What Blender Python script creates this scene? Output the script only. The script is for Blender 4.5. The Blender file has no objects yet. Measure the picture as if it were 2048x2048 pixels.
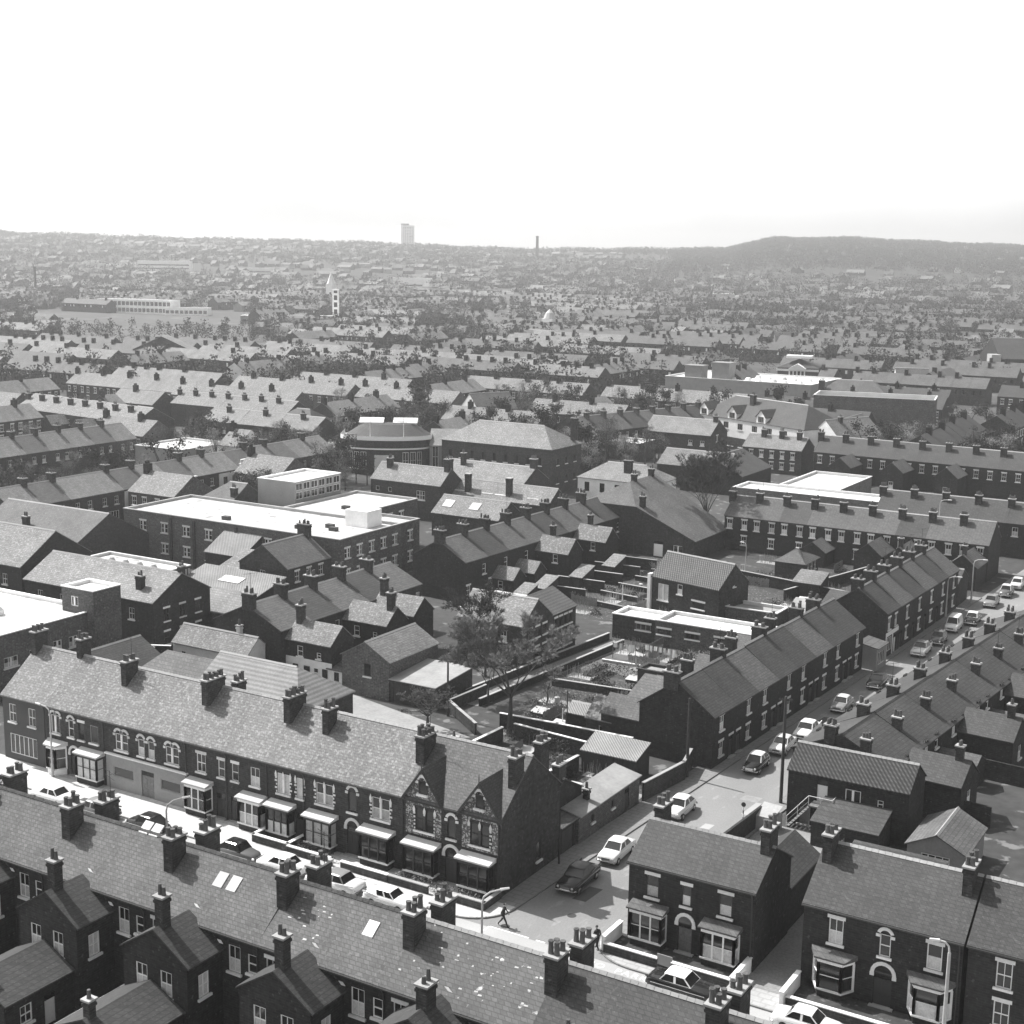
import bpy, bmesh, math, random
from math import sin, cos, pi, radians, atan2, hypot, sqrt
from mathutils import Vector, Matrix
RND = random.Random(11)
sc = bpy.context.scene
col = sc.collection

# ------------------------------------------------------------ camera, world, sun
# World axes: X runs along the main street, Y along the side street, Z up (metres).
CAM_H = 47.5
FPX = 2850.0
pitch = math.atan(532 / FPX)
roll = radians(0.83)
TH = radians(-31)
def town(v):
    return Vector((v[0]*cos(TH)+v[1]*sin(TH), -v[0]*sin(TH)+v[1]*cos(TH), v[2]))
_f = Vector((0, cos(pitch), -sin(pitch)))
_r = Vector((1, 0, 0)); _u = _r.cross(_f)
r2 = town(cos(roll)*_r + sin(roll)*_u); u2 = town(-sin(roll)*_r + cos(roll)*_u); f2 = town(_f)
cd = bpy.data.cameras.new('camera'); cam = bpy.data.objects.new('camera', cd); col.objects.link(cam)
cd.sensor_width = 36; cd.lens = FPX/2048*36; cd.clip_start = 0.5; cd.clip_end = 40000
cam.matrix_world = Matrix(((r2.x, u2.x, -f2.x, 0), (r2.y, u2.y, -f2.y, 0), (r2.z, u2.z, -f2.z, CAM_H), (0, 0, 0, 1)))
sc.camera = cam

SUN_EL = radians(53)
tosun = Vector((-0.996*cos(SUN_EL), 0.085*cos(SUN_EL), sin(SUN_EL)))
world = bpy.data.worlds.new('World'); sc.world = world; world.use_nodes = True
wn = world.node_tree.nodes; wl = world.node_tree.links
bg = wn['Background']
sky = wn.new('ShaderNodeTexSky'); sky.sky_type = 'NISHITA'; sky.sun_disc = False
sky.sun_elevation = SUN_EL; sky.sun_rotation = atan2(tosun.x, tosun.y); sky.air_density = 1.3; sky.dust_density = 3.0
bw = wn.new('ShaderNodeRGBToBW')
wl.new(sky.outputs[0], bw.inputs[0])
wtc = wn.new('ShaderNodeTexCoord'); wno = wn.new('ShaderNodeTexNoise'); wno.inputs['Scale'].default_value = 3.0
wno.inputs['Detail'].default_value = 6
wmr = wn.new('ShaderNodeMapRange'); wmr.inputs[1].default_value = .35; wmr.inputs[2].default_value = .7
wmr.inputs[3].default_value = 0.8; wmr.inputs[4].default_value = 1.7
wmu = wn.new('ShaderNodeMath'); wmu.operation = 'MULTIPLY'
wl.new(wtc.outputs['Generated'], wno.inputs['Vector']); wl.new(wno.outputs[0], wmr.inputs[0])
wl.new(bw.outputs[0], wmu.inputs[0]); wl.new(wmr.outputs[0], wmu.inputs[1])
wmr2 = wn.new('ShaderNodeMapRange'); wl.new(wno.outputs[0], wmr2.inputs[0])
for i_, v_ in ((1, .3), (2, .7), (3, 2.6), (4, 5.0)): wmr2.inputs[i_].default_value = v_
wsx = wn.new('ShaderNodeSeparateXYZ'); wl.new(wtc.outputs['Generated'], wsx.inputs[0])   # bright milky air low in the sky
wlo = wn.new('ShaderNodeMapRange'); wlo.interpolation_type = 'SMOOTHSTEP'; wl.new(wsx.outputs[2], wlo.inputs[0])
for i_, v_ in ((1, .165), (2, .3), (3, 1.0), (4, 0.0)): wlo.inputs[i_].default_value = v_
wlm = wn.new('ShaderNodeMath'); wlm.operation = 'MULTIPLY'; wl.new(wlo.outputs[0], wlm.inputs[0]); wl.new(wmr2.outputs[0], wlm.inputs[1])
wad = wn.new('ShaderNodeMath'); wad.operation = 'ADD'; wl.new(wmu.outputs[0], wad.inputs[0]); wl.new(wlm.outputs[0], wad.inputs[1]); wl.new(wad.outputs[0], bg.inputs[0])
bg.inputs[1].default_value = 0.125
sl = bpy.data.lights.new('sun', 'SUN'); sun = bpy.data.objects.new('sun', sl); col.objects.link(sun)
sl.energy = 5.0; sl.angle = radians(0.5); sl.color = (1, 0.99, 0.975)
sun.rotation_euler = (-tosun).to_track_quat('-Z', 'Y').to_euler(); sun.location = (-60, 100, 200)
sc.view_settings.view_transform = 'Standard'; sc.view_settings.look = 'None'
sc.view_settings.exposure = 0.32; sc.view_settings.gamma = 1
try:
    sc.cycles.use_denoising = True; sc.cycles.max_bounces = 4; sc.cycles.volume_bounces = 1
    sc.cycles.diffuse_bounces = 2; sc.cycles.glossy_bounces = 2
except Exception: pass

# ------------------------------------------------------------ materials (a black-and-white town)
MATS = {}
def mat(name, base, v1=.15, v2=.12, s1=.35, s2=5.0, rough=.85, pat=None, pw=.3, ph=.1, mort=.6, alt=.8, fleck=0, fs=2.2, rnd=.16, bump=0, spec=.3, stretch=None, zk=1.0, fth=.6):
    m = bpy.data.materials.new(name); m.use_nodes = True; MATS[name] = m
    n = m.node_tree.nodes; l = m.node_tree.links; b = n['Principled BSDF']
    tc = n.new('ShaderNodeTexCoord'); src = tc.outputs['Object']
    if stretch:
        mp = n.new('ShaderNodeMapping'); mp.inputs['Scale'].default_value = stretch; l.new(src, mp.inputs[0]); nsrc = mp.outputs[0]
    else: nsrc = src
    def M(op, a, c):
        x = n.new('ShaderNodeMath'); x.operation = op
        for i, q in ((0, a), (1, c)):
            if isinstance(q, (int, float)): x.inputs[i].default_value = q
            else: l.new(q, x.inputs[i])
        return x.outputs[0]
    def noise(s, d):
        x = n.new('ShaderNodeTexNoise'); x.inputs['Scale'].default_value = s; x.inputs['Detail'].default_value = d
        l.new(nsrc, x.inputs['Vector']); return x.outputs[0]
    val = M('ADD', M('MULTIPLY', M('SUBTRACT', noise(s1, 3), .5), 3*v1), M('MULTIPLY', M('SUBTRACT', noise(s2, 2), .5), 3*v2))
    oi = n.new('ShaderNodeObjectInfo')
    val = M('ADD', val, M('MULTIPLY', M('SUBTRACT', oi.outputs['Random'], .5), 2*rnd))
    val = M('MULTIPLY', M('MAXIMUM', M('ADD', val, 1.0), .15), base)
    if pat:
        sx = n.new('ShaderNodeSeparateXYZ'); l.new(src, sx.inputs[0])
        cx = n.new('ShaderNodeCombineXYZ'); l.new(M('ADD', sx.outputs[0], sx.outputs[1]), cx.inputs[0]); l.new(M('MULTIPLY', sx.outputs[2], zk), cx.inputs[1])
        if pat in ('brick', 'brickxy'):
            t = n.new('ShaderNodeTexBrick'); l.new(cx.outputs[0] if pat == 'brick' else src, t.inputs['Vector'])
            t.inputs['Color1'].default_value = (1, 1, 1, 1); t.inputs['Color2'].default_value = (alt,)*3+(1,); t.inputs['Mortar'].default_value = (mort,)*3+(1,)
            t.inputs['Scale'].default_value = 1; t.inputs['Brick Width'].default_value = pw; t.inputs['Row Height'].default_value = ph
            t.inputs['Mortar Size'].default_value = ph*.12; t.inputs['Mortar Smooth'].default_value = .3; t.inputs['Bias'].default_value = 0
            pv = M('MULTIPLY', t.outputs['Color'], 1.0)
            val = M('MULTIPLY', val, pv)
        elif pat in ('ribx', 'ribz', 'tile'):
            def wave(o, per):
                return M('ADD', M('MULTIPLY', M('SINE', M('MULTIPLY', o, 2*pi/per), 0), .5), .5)
            sxx = n.new('ShaderNodeSeparateXYZ'); l.new(cx.outputs[0], sxx.inputs[0])
            if pat == 'ribx': pv = wave(sxx.outputs[0], pw)
            elif pat == 'ribz': pv = wave(sxx.outputs[1], ph)
            else: pv = M('MULTIPLY', wave(sxx.outputs[0], pw), M('ADD', M('MULTIPLY', wave(sxx.outputs[1], ph), .5), .5))
            val = M('MULTIPLY', val, M('ADD', M('MULTIPLY', pv, 1-alt), alt))
        if bump:
            bu = n.new('ShaderNodeBump'); bu.inputs['Strength'].default_value = bump; bu.inputs['Distance'].default_value = .05
            l.new(pv, bu.inputs['Height']); l.new(bu.outputs[0], b.inputs['Normal'])
    if fleck:
        fl = noise(fs, 4); mr = n.new('ShaderNodeMapRange'); l.new(fl, mr.inputs[0])
        mr.inputs[1].default_value = fth; mr.inputs[2].default_value = fth+.06; mr.inputs[3].default_value = 0; mr.inputs[4].default_value = fleck
        val = M('ADD', val, mr.outputs[0])
    l.new(val, b.inputs['Base Color'])
    b.inputs['Roughness'].default_value = rough; b.inputs['Specular IOR Level'].default_value = spec
    return m
def metal(name, base, rough=.3, me=0.0, spec=.5):
    m = bpy.data.materials.new(name); m.use_nodes = True; MATS[name] = m
    b = m.node_tree.nodes['Principled BSDF']; b.inputs['Base Color'].default_value = (base, base, base, 1)
    b.inputs['Roughness'].default_value = rough; b.inputs['Metallic'].default_value = me; b.inputs['Specular IOR Level'].default_value = spec
    return m
BR = dict(pat='brick', pw=.5, ph=.17, alt=.6, mort=1.25)
mat('brick', .05, .35, .55, .5, 3, fleck=.05, fs=4, fth=.62, **BR)
mat('brick_light', .105, .3, .5, .6, 4, fleck=.08, fs=4, fth=.62, **BR)
mat('brick_dark', .03, .4, .55, .5, 3, fleck=.05, fs=3.5, fth=.63, **BR)
mat('brick_pale', .19, .25, .3, .6, 4, **BR)
mat('whitewash', .86, .14, .08, .5, 3)
mat('rubble', .13, .3, .4, .6, 6, fleck=.35, fs=6.5, fth=.52, **BR)
mat('render_grey', .27, .15, .12, .7, 5)
mat('render_dark', .08, .15, .1, .6, 5)
SL = dict(pat='brick', pw=.42, ph=.26, alt=.72, mort=.58, zk=1.7)
mat('slate', .23, .28, .28, .35, 4, rough=.75, fleck=.07, fs=3.5, rnd=.08, **SL)
mat('slate_pale', .225, .25, .35, .3, 4, rough=.75, fleck=.12, fs=3.6, fth=.57, rnd=.08, **SL)
mat('slate_mid', .135, .25, .25, .3, 4, rough=.75, fleck=.05, fs=5, rnd=.05, **SL)
mat('slate_dark', .075, .28, .22, .25, 4, rough=.7, fleck=.03, fs=6, rnd=.07, **SL)  # also used on right-hand roofs, with the view's edge dimming put into the colour
mat('slate_lichen', .125, .25, .22, .25, 4, rough=.7, fleck=.5, fs=1.6, fth=.66, **SL)
mat('pantile', .2, .2, .2, .4, 4, pat='tile', pw=.32, ph=.36, alt=.22, bump=.8, zk=1.7)
mat('pantile_dark', .1, .2, .2, .4, 4, pat='tile', pw=.36, ph=.4, alt=.25, bump=.8, zk=1.7)
mat('tile_banded', .3, .15, .2, .5, 5, pat='ribz', ph=.5, alt=.66, zk=1.7)
mat('corrugated', .3, .25, .15, .3, 3, pat='ribx', pw=.3, alt=.5, bump=.6)
mat('felt_white', .7, .14, .1, .2, 1.5, rough=.9, fleck=-.2, fs=.6, fth=.58, pat='brickxy', pw=7, ph=1.0, mort=.72, alt=.93)
mat('felt_grey', .3, .25, .15, .5, 3)
mat('asphalt', .215, .16, .14, .2, 7, fleck=.05, fs=.8, stretch=(1.6, .5, 1))
mat('asphalt_main', .36, .12, .1, .25, 9)
mat('paving', .5, .08, .1, .6, 6, pat='brickxy', pw=.9, ph=.6, mort=.8, alt=.93)
mat('paving_dull', .22, .1, .1, .6, 6, pat='brickxy', pw=.9, ph=.6, mort=.8, alt=.93)
mat('kerbstone', .2, .1, .1)
mat('ground', .06, .35, .3, .06, .9, fleck=.12, fs=.5, rnd=0)
mat('soil', .055, .4, .4, .6, 3.5, fleck=.1, fs=1.7)
mat('dug', .055, .5, .6, .8, 5, fleck=.22, fs=3.2, fth=.6)
mat('lawn', .11, .3, .3, .7, 6)
mat('yard', .3, .2, .15, .5, 3)
mat('cobble', .22, .25, .3, .4, 6)
mat('field', .075, .3, .25, .01, .06, fleck=.05, fs=.03, rnd=0, stretch=(1, 2.2, 1))
mat('wood_far', .035, .4, .3, .01, .05, rnd=0)
mat('stone', .8, .12, .1)
mat('stone_grey', .36, .15, .15)
mat('paint_white', .88, .06, .04)
mat('paint_grey', .35, .1, .05)
mat('paint_dark', .05, .1, .05, rough=.5)
mat('curtain', .62, .25, .2, 1.5, 9, rnd=.3)
mat('pot', .11, .2, .2)
mat('lead', .55, .12, .1, rough=.6)
mat('wood_dark', .05, .3, .3, .6, 6)
mat('wood_grey', .2, .3, .3, .6, 6)
mat('bark', .075, .3, .3, 2, 12)
mat('twig', .2, .5, .4, 1, 5, rnd=.2)
mat('twig_dark', .05, .4, .4, 1, 5, rnd=.2)
mat('leaf', .045, .5, .4, .8, 3, rnd=.3)
mat('cloth_white', .85, .05, .05)
mat('cloth_dark', .03, .2, .2)
mat('skin', .4, .1, .1)
mat('hair', .05, .1, .1)
mat('concrete', .5, .12, .1)
metal('glass', .015, .12, 0, .6); metal('rubber', .02, .8); metal('chrome', .7, .2, 1.0); metal('lamp_glass', .75, .3)
metal('car_white', .8, .25); metal('car_cream', .66, .25); metal('car_grey', .25, .25); metal('car_dark', .02, .15); metal('car_mid', .12, .2)
mat('white_line', .8, .1, .1)

# ------------------------------------------------------------ mesh helpers
class MB:
    def __init__(s): s.v = []; s.f = []; s.m = []
    def poly(s, pts, m=0):
        i = len(s.v); s.v.extend(tuple(p) for p in pts); s.f.append(tuple(range(i, i+len(pts)))); s.m.append(m)
    def box(s, x0, y0, z0, x1, y1, z1, m=0):
        i = len(s.v)
        s.v.extend([(x0, y0, z0), (x1, y0, z0), (x1, y1, z0), (x0, y1, z0), (x0, y0, z1), (x1, y0, z1), (x1, y1, z1), (x0, y1, z1)])
        for q in ((0, 3, 2, 1), (4, 5, 6, 7), (0, 1, 5, 4), (1, 2, 6, 5), (2, 3, 7, 6), (3, 0, 4, 7)):
            s.f.append(tuple(i+k for k in q)); s.m.append(m)
    def slab(s, pts, t, m=0):          # polygon thickened downwards by t
        n = len(pts); lo = [(p[0], p[1], p[2]-t) for p in pts]
        s.poly(pts, m); s.poly(lo[::-1], m)
        for k in range(n): s.poly([pts[k], lo[k], lo[(k+1) % n], pts[(k+1) % n]], m)
    def prism(s, pts, z0, z1, m=0):
        s.slab([(p[0], p[1], z1) for p in pts], z1-z0, m)
    def tube(s, p, q, r0, r1=None, n=6, m=0, cap=True):
        r1 = r0 if r1 is None else r1
        p = Vector(p); q = Vector(q); d = q-p
        if d.length < 1e-6: return
        a = d.orthogonal().normalized(); b = d.normalized().cross(a)
        i = len(s.v)
        for c, r in ((p, r0), (q, r1)):
            for k in range(n):
                t = 2*pi*k/n; s.v.append(tuple(c + a*(r*cos(t)) + b*(r*sin(t))))
        for k in range(n):
            s.f.append((i+k, i+(k+1) % n, i+n+(k+1) % n, i+n+k)); s.m.append(m)
        if cap:
            s.f.append(tuple(i+n+k for k in range(n))); s.m.append(m)
            s.f.append(tuple(i+n-1-k for k in range(n))); s.m.append(m)
    def path(s, pts, r, n=6, m=0):
        for a, b in zip(pts, pts[1:]): s.tube(a, b, r, r, n, m)
    def mesh(s, name, mats, smooth=False):
        me = bpy.data.meshes.new(name); me.from_pydata(s.v, [], s.f)
        for k in mats: me.materials.append(MATS[k])
        if len(mats) > 1: me.polygons.foreach_set('material_index', s.m)
        if smooth: me.polygons.foreach_set('use_smooth', [True]*len(s.f))
        me.update(); return me
    def build(s, name, mats, parent=None, loc=(0, 0, 0), rz=0, smooth=False):
        if isinstance(mats, str): mats = [mats]
        return link(name, s.mesh(name, mats, smooth), parent, loc, rz)
def link(name, data, parent=None, loc=(0, 0, 0), rz=0):
    o = bpy.data.objects.new(name, data); col.objects.link(o)
    o.location = loc
    if rz: o.rotation_euler = (0, 0, rz)
    if parent: o.parent = parent
    return o
def tag(o, label, cat=None, group=None, kind=None):
    if label: o['label'] = label
    if cat: o['category'] = cat
    if group: o['group'] = group
    if kind: o['kind'] = kind
    return o
def thing(name, label, cat, loc, rz=0, group=None):
    o = link(name, None, None, loc, rz); o.empty_display_size = .3
    return tag(o, label, cat, group)
KIDS = {}
def copy_tree(o, parent=None):
    c = o.copy(); col.objects.link(c)
    if parent: c.parent = parent
    if o not in KIDS: KIDS[o] = list(o.children)
    for ch in KIDS[o]: copy_tree(ch, c)
    return c
ORD = 'first second third fourth fifth sixth seventh eighth ninth tenth eleventh twelfth thirteenth fourteenth'.split()
OCC = []       # ground already built on: centre, half sizes, rotation
def occupy(x0, y0, x1, y1): OCC.append((x0, y0, x1, y1))

# ------------------------------------------------------------ openings
def panel(mb, P, U, W, z0, z1, ops, N, m=0, depth=.14):
    """wall rectangle from P along U, with rectangular holes and their reveals"""
    xs = sorted({0, W, *[min(max(o[0]-o[2]/2, 0), W) for o in ops], *[min(max(o[0]+o[2]/2, 0), W) for o in ops]})
    zs = sorted({z0, z1, *[min(max(o[1], z0), z1) for o in ops], *[min(max(o[1]+o[3], z0), z1) for o in ops]})
    def pt(x, z, d=0): return (P[0]+U[0]*x-N[0]*d, P[1]+U[1]*x-N[1]*d, z)
    for i in range(len(xs)-1):
        for j in range(len(zs)-1):
            cx = (xs[i]+xs[i+1])/2; cz = (zs[j]+zs[j+1])/2
            if any(abs(cx-o[0]) < o[2]/2 and o[1] < cz < o[1]+o[3] for o in ops): continue
            mb.poly([pt(xs[i], zs[j]), pt(xs[i+1], zs[j]), pt(xs[i+1], zs[j+1]), pt(xs[i], zs[j+1])], m)
    for o in ops:
        a, b, c, d = o[0]-o[2]/2, o[0]+o[2]/2, o[1], o[1]+o[3]
        mb.poly([pt(a, c), pt(a, c, depth), pt(a, d, depth), pt(a, d)], m); mb.poly([pt(b, c), pt(b, d), pt(b, d, depth), pt(b, c, depth)], m)
        mb.poly([pt(a, d), pt(a, d, depth), pt(b, d, depth), pt(b, d)], m); mb.poly([pt(a, c), pt(b, c), pt(b, c, depth), pt(a, c, depth)], m)
CACHE = {}
def cached(key, fn):
    if key not in CACHE: CACHE[key] = fn()
    return CACHE[key]
def ring(mb, cx, z, r0, r1, y0, y1, m=0, a0=0.0, a1=pi, n=9):
    for k in range(n):
        t0 = a0+(a1-a0)*k/n; t1 = a0+(a1-a0)*(k+1)/n
        A = [(cx+r*cos(t), z+r*sin(t)) for r, t in ((r0, t0), (r1, t0), (r1, t1), (r0, t1))]
        mb.poly([(p[0], y0, p[1]) for p in A], m)
        for a, b in ((0, 1), (1, 2), (2, 3), (3, 0)):
            mb.poly([(A[a][0], y0, A[a][1]), (A[b][0], y0, A[b][1]), (A[b][0], y1, A[b][1]), (A[a][0], y1, A[a][1])], m)
def window(par, P, rz, w, h, st, lod):
    """st: S sash bars, T twin lights, L stone lintel, A stone arch, C half curtain, F full curtain, D dark frame, Q light toothed jambs, x no sill, P plain, G grey frame"""
    fm = 'paint_dark' if 'D' in st else ('paint_grey' if 'G' in st else 'paint_white')
    t = .07 if lod == 0 else .08
    def frame(mb, m=0):
        y0, y1 = .05, .11
        mb.box(-w/2, y0, 0, -w/2+t, y1, h, m); mb.box(w/2-t, y0, 0, w/2, y1, h, m)
        mb.box(-w/2+t, y0, 0, w/2-t, y1, t, m); mb.box(-w/2+t, y0, h-t, w/2-t, y1, h, m)
        if 'S' in st: mb.box(-w/2+t, y0-.012, h*.5-.03, w/2-t, y1-.01, h*.5+.03, m)
        if 'T' in st: mb.box(-.09, -.03, t+.002, .09, y1-.003, h-t-.002, m)
        elif 'S' in st and w > .8: mb.box(-.018, y0+.005, t, .018, y1-.004, h-t, m)
        if 'M' in st:
            k = max(2, int(w/.55))
            for i in range(1, k): mb.box(-w/2+w*i/k-.03, y0+.003, t, -w/2+w*i/k+.03, y1-.003, h-t, m)
    def pane(mb, m0=0, m1=1):
        zc = 0
        if 'F' in st: zc = h
        elif 'C' in st: zc = h*.5
        if zc: mb.poly([(-w/2, .09, 0), (w/2, .09, 0), (w/2, .09, zc), (-w/2, .09, zc)], m1)
        if zc < h: mb.poly([(-w/2, .09, zc), (w/2, .09, zc), (w/2, .09, h), (-w/2, .09, h)], m0)
        if 'K' in st:
            mb.poly([(-w/2, .085, 0), (-w/2+w*.28, .085, 0), (-w/2+w*.2, .085, h), (-w/2, .085, h)], m1); mb.poly([(w/2-w*.28, .085, 0), (w/2, .085, 0), (w/2, .085, h), (w/2-w*.2, .085, h)], m1)
    def sill(mb, m=0):
        mb.box(-w/2-.12, -.14, -.15, w/2+.12, .1, 0, m)
    def lintel(mb, m=0):
        if 'L' in st: mb.box(-w/2-.12, -.035, h, w/2+.12, .0, h+.24, m)
        if 'A' in st:
            hw = w/2
            lobes = [(-w/4, w/4), (w/4, w/4)] if 'T' in st else [(0, hw)]
            for c, r in lobes: ring(mb, c, h-r*.15, r*.95, r+.2, -.045, 0, m, .3, pi-.3)
            for sx in (-1, 1): mb.box(sx*(hw+.12)-.13, -.05, h-.22, sx*(hw+.12)+.13, 0, h-.02, m)
        if 'Q' in st:
            k = int(h/.3)
            for i in range(k):
                ww = .24 if i % 2 else .12
                mb.box(-w/2-ww, -.02, i*.3+.05, -w/2, 0, i*.3+.2, m); mb.box(w/2, -.02, i*.3+.05, w/2+ww, 0, i*.3+.2, m)
        if 'V' in st:        # little pointed stone labels above the lights
            for cx in ((-w/2-.1, 0, w/2+.1) if 'T' in st else (-w/2-.1, w/2+.1)):
                mb.poly([(cx-.1, -.05, h-.35), (cx+.1, -.05, h-.35), (cx+.12, -.05, h-.1), (cx, -.05, h+.22), (cx-.12, -.05, h-.1)], m)
                mb.box(cx-.07, -.045, h-.5, cx+.07, 0, h-.36, m)
    key = (round(w, 2), round(h, 2), st, lod)
    if lod == 0:
        def mk():
            a, b, c, d = MB(), MB(), MB(), MB(); frame(a); pane(b); r = [a.mesh('window', [fm]), b.mesh('pane', ['glass', 'curtain']), None, None]
            if 'x' not in st: sill(c); r[2] = c.mesh('sill', ['stone'])
            lintel(d)
            if d.v: r[3] = d.mesh('lintel', ['stone'])
            return r
        me = cached(key, mk)
        o = link('window', me[0], par, P, rz); link('pane', me[1], o)
        if me[2]: link('sill', me[2], o)
        if me[3]: link('lintel', me[3], o)
    else:
        def mk():
            a = MB(); frame(a, 0); pane(a, 1, 2)
            if 'x' not in st: sill(a, 3)
            lintel(a, 3); return a.mesh('window', [fm, 'glass', 'curtain', 'stone'])
        o = link('window', cached(key, mk), par, P, rz)
    return o
def door(par, P, rz, w, h, st, lod):
    dm = 'paint_white' if 'W' in st else ('wood_grey' if 'G' in st else 'paint_dark')
    def mk():
        a = MB(); hh = h-.45
        a.box(-w/2, .09, 0, w/2, .13, hh)
        for sx in (-1, 1):
            for z in (.15, hh*.52): a.box(sx*w*.24-w*.17, .07, z, sx*w*.24+w*.17, .09, z+hh*.36)
        b = MB(); b.poly([(-w/2, .1, hh+.06), (w/2, .1, hh+.06), (w/2, .1, h), (-w/2, .1, h)]); b.box(-w/2, .05, hh, w/2, .13, hh+.06)
        c = MB()
        c.box(-w/2-.2, -.3, -.02, w/2+.2, .1, .12)
        d = MB()
        if 'A' in st:
            ring(d, 0, h-.1, w/2+.02, w/2+.26, -.06, 0, 0, 0, pi)
            for sx in (-1, 1): d.box(sx*(w/2+.14)-.14, -.06, h-.34, sx*(w/2+.14)+.14, 0, h-.102)
            if 'H' in st: d.poly([(cos(t)*(w/2), -.012, h-.1+sin(t)*(w/2)) for t in [pi*k/8 for k in range(9)]], 1)
        elif 'L' in st: d.box(-w/2-.12, -.035, h, w/2+.12, 0, h+.22)
        return [a.mesh('door', [dm]), b.mesh('fanlight', ['glass']), c.mesh('doorstep', ['stone_grey']), d.mesh('door_arch', ['stone', 'glass']) if d.v else None]
    me = cached(('door', round(w, 2), round(h, 2), st), mk)
    o = link('door', me[0], par, P, rz)
    if lod == 0:
        link('fanlight', me[1], o); link('doorstep', me[2], o)
        if me[3]: link('door_arch', me[3], o)
    return o
def bay(par, P, rz, w, st, lod):
    """projecting bay window. st: W white frame, D dark frame, c canted, s shopfront, C curtains, t twin timber light roof edge"""
    d = .85; zs, zh = (.75, 2.55) if 's' not in st else (.6, 2.5)
    fm = 'paint_dark' if 'D' in st else 'paint_white'
    e = .55 if 'c' in st else 0.0
    pts = [(-w/2, 0), (-w/2+e, -d), (w/2-e, -d), (w/2, 0)]
    def off(g): return [(-w/2-g, 0), (-w/2+e-g, -d-g), (w/2-e+g, -d-g), (w/2+g, 0)]
    def mk():
        a, b, c, r, k = MB(), MB(), MB(), MB(), MB()
        b.prism(pts, 0, zs-.12)                                   # plinth
        c.prism(off(.1), zs-.12, zs)                              # sill
        for (x, y), (x2, y2) in zip(pts, pts[1:]):
            L = hypot(x2-x, y2-y); n = 3 if L > 1.5 else 1
            zc = zs + (zh-zs)*(.5 if 'C' in st else (0.0 if 'F' not in st else 1.0))
            def P3(t, z, g=0): return (x+(x2-x)*t, y+(y2-y)*t+g, z)
            if zc > zs: k.poly([P3(0, zs, .04), P3(1, zs, .04), P3(1, zc, .04), P3(0, zc, .04)], 1)
            if zc < zh: k.poly([P3(0, zc, .04), P3(1, zc, .04), P3(1, zh, .04), P3(0, zh, .04)], 0)
            for i in range(n+1):
                px, py, _ = P3(i/n, 0); q = .09 if i in (0, n) else .05
                a.box(px-q, py-q*.6, zs, px+q, py+q, zh)
            a.tube(P3(.02, zs+(zh-zs)*.52, -.01), P3(.98, zs+(zh-zs)*.52, -.01), .03, n=4)
        a.prism(off(.06), zh, zh+.28)
        o2 = off(.24)
        r.poly([(o2[0][0], -.003, zh+.62), (o2[1][0], o2[1][1], zh+.4), (o2[2][0], o2[2][1], zh+.4), (o2[3][0], -.003, zh+.62)])
        r.prism(o2, zh+.284, zh+.38)
        r.poly([(o2[0][0], -.003, zh+.38), (o2[0][0], -.003, zh+.62), (o2[1][0], o2[1][1], zh+.4)]); r.poly([(o2[3][0], -.003, zh+.38), (o2[2][0], o2[2][1], zh+.4), (o2[3][0], -.003, zh+.62)])
        return [a.mesh('bay_window', [fm]), b.mesh('plinth', ['brick_dark' if 'w' not in st else 'whitewash']), c.mesh('sill', ['stone']), r.mesh('bay_roof', ['lead' if 'k' not in st else 'slate_mid']), k.mesh('pane', ['glass', 'curtain'])]
    me = cached(('bay', round(w, 2), st), mk)
    o = link('bay_window', me[0], par, P, rz)
    for nme, q in zip(('plinth', 'sill', 'bay_roof', 'pane'), me[1:]): link(nme, q, o)
    return o
def openings(par, ops, P, U, N, lod):
    rz = atan2(U[1], U[0])
    for o in ops:
        k = o[0]; st = o[5] if len(o) > 5 else 'S'
        q = (P[0]+U[0]*o[1], P[1]+U[1]*o[1], o[2])
        if k == 'w': window(par, q, rz, o[3], o[4], st, lod)
        elif k == 'd': door(par, q, rz, o[3], o[4], st, lod)
        elif k == 'b': bay(par, (q[0], q[1], 0), rz, o[3], st, lod)
        elif k == 'g':                                            # garage or shed doors
            mb = MB(); w, h = o[3], o[4]
            n = max(2, int(w/.25))
            for i in range(n): mb.box(-w/2+w*i/n+.008, .08, 0, -w/2+w*(i+1)/n-.008, .12, h)
            mb.build('door', 'wood_dark' if 'W' not in st else 'paint_white', par, q, rz)
def holes(ops): return [(o[1], o[2], o[3], o[4]) for o in ops if o[0] in 'wdg']

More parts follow.
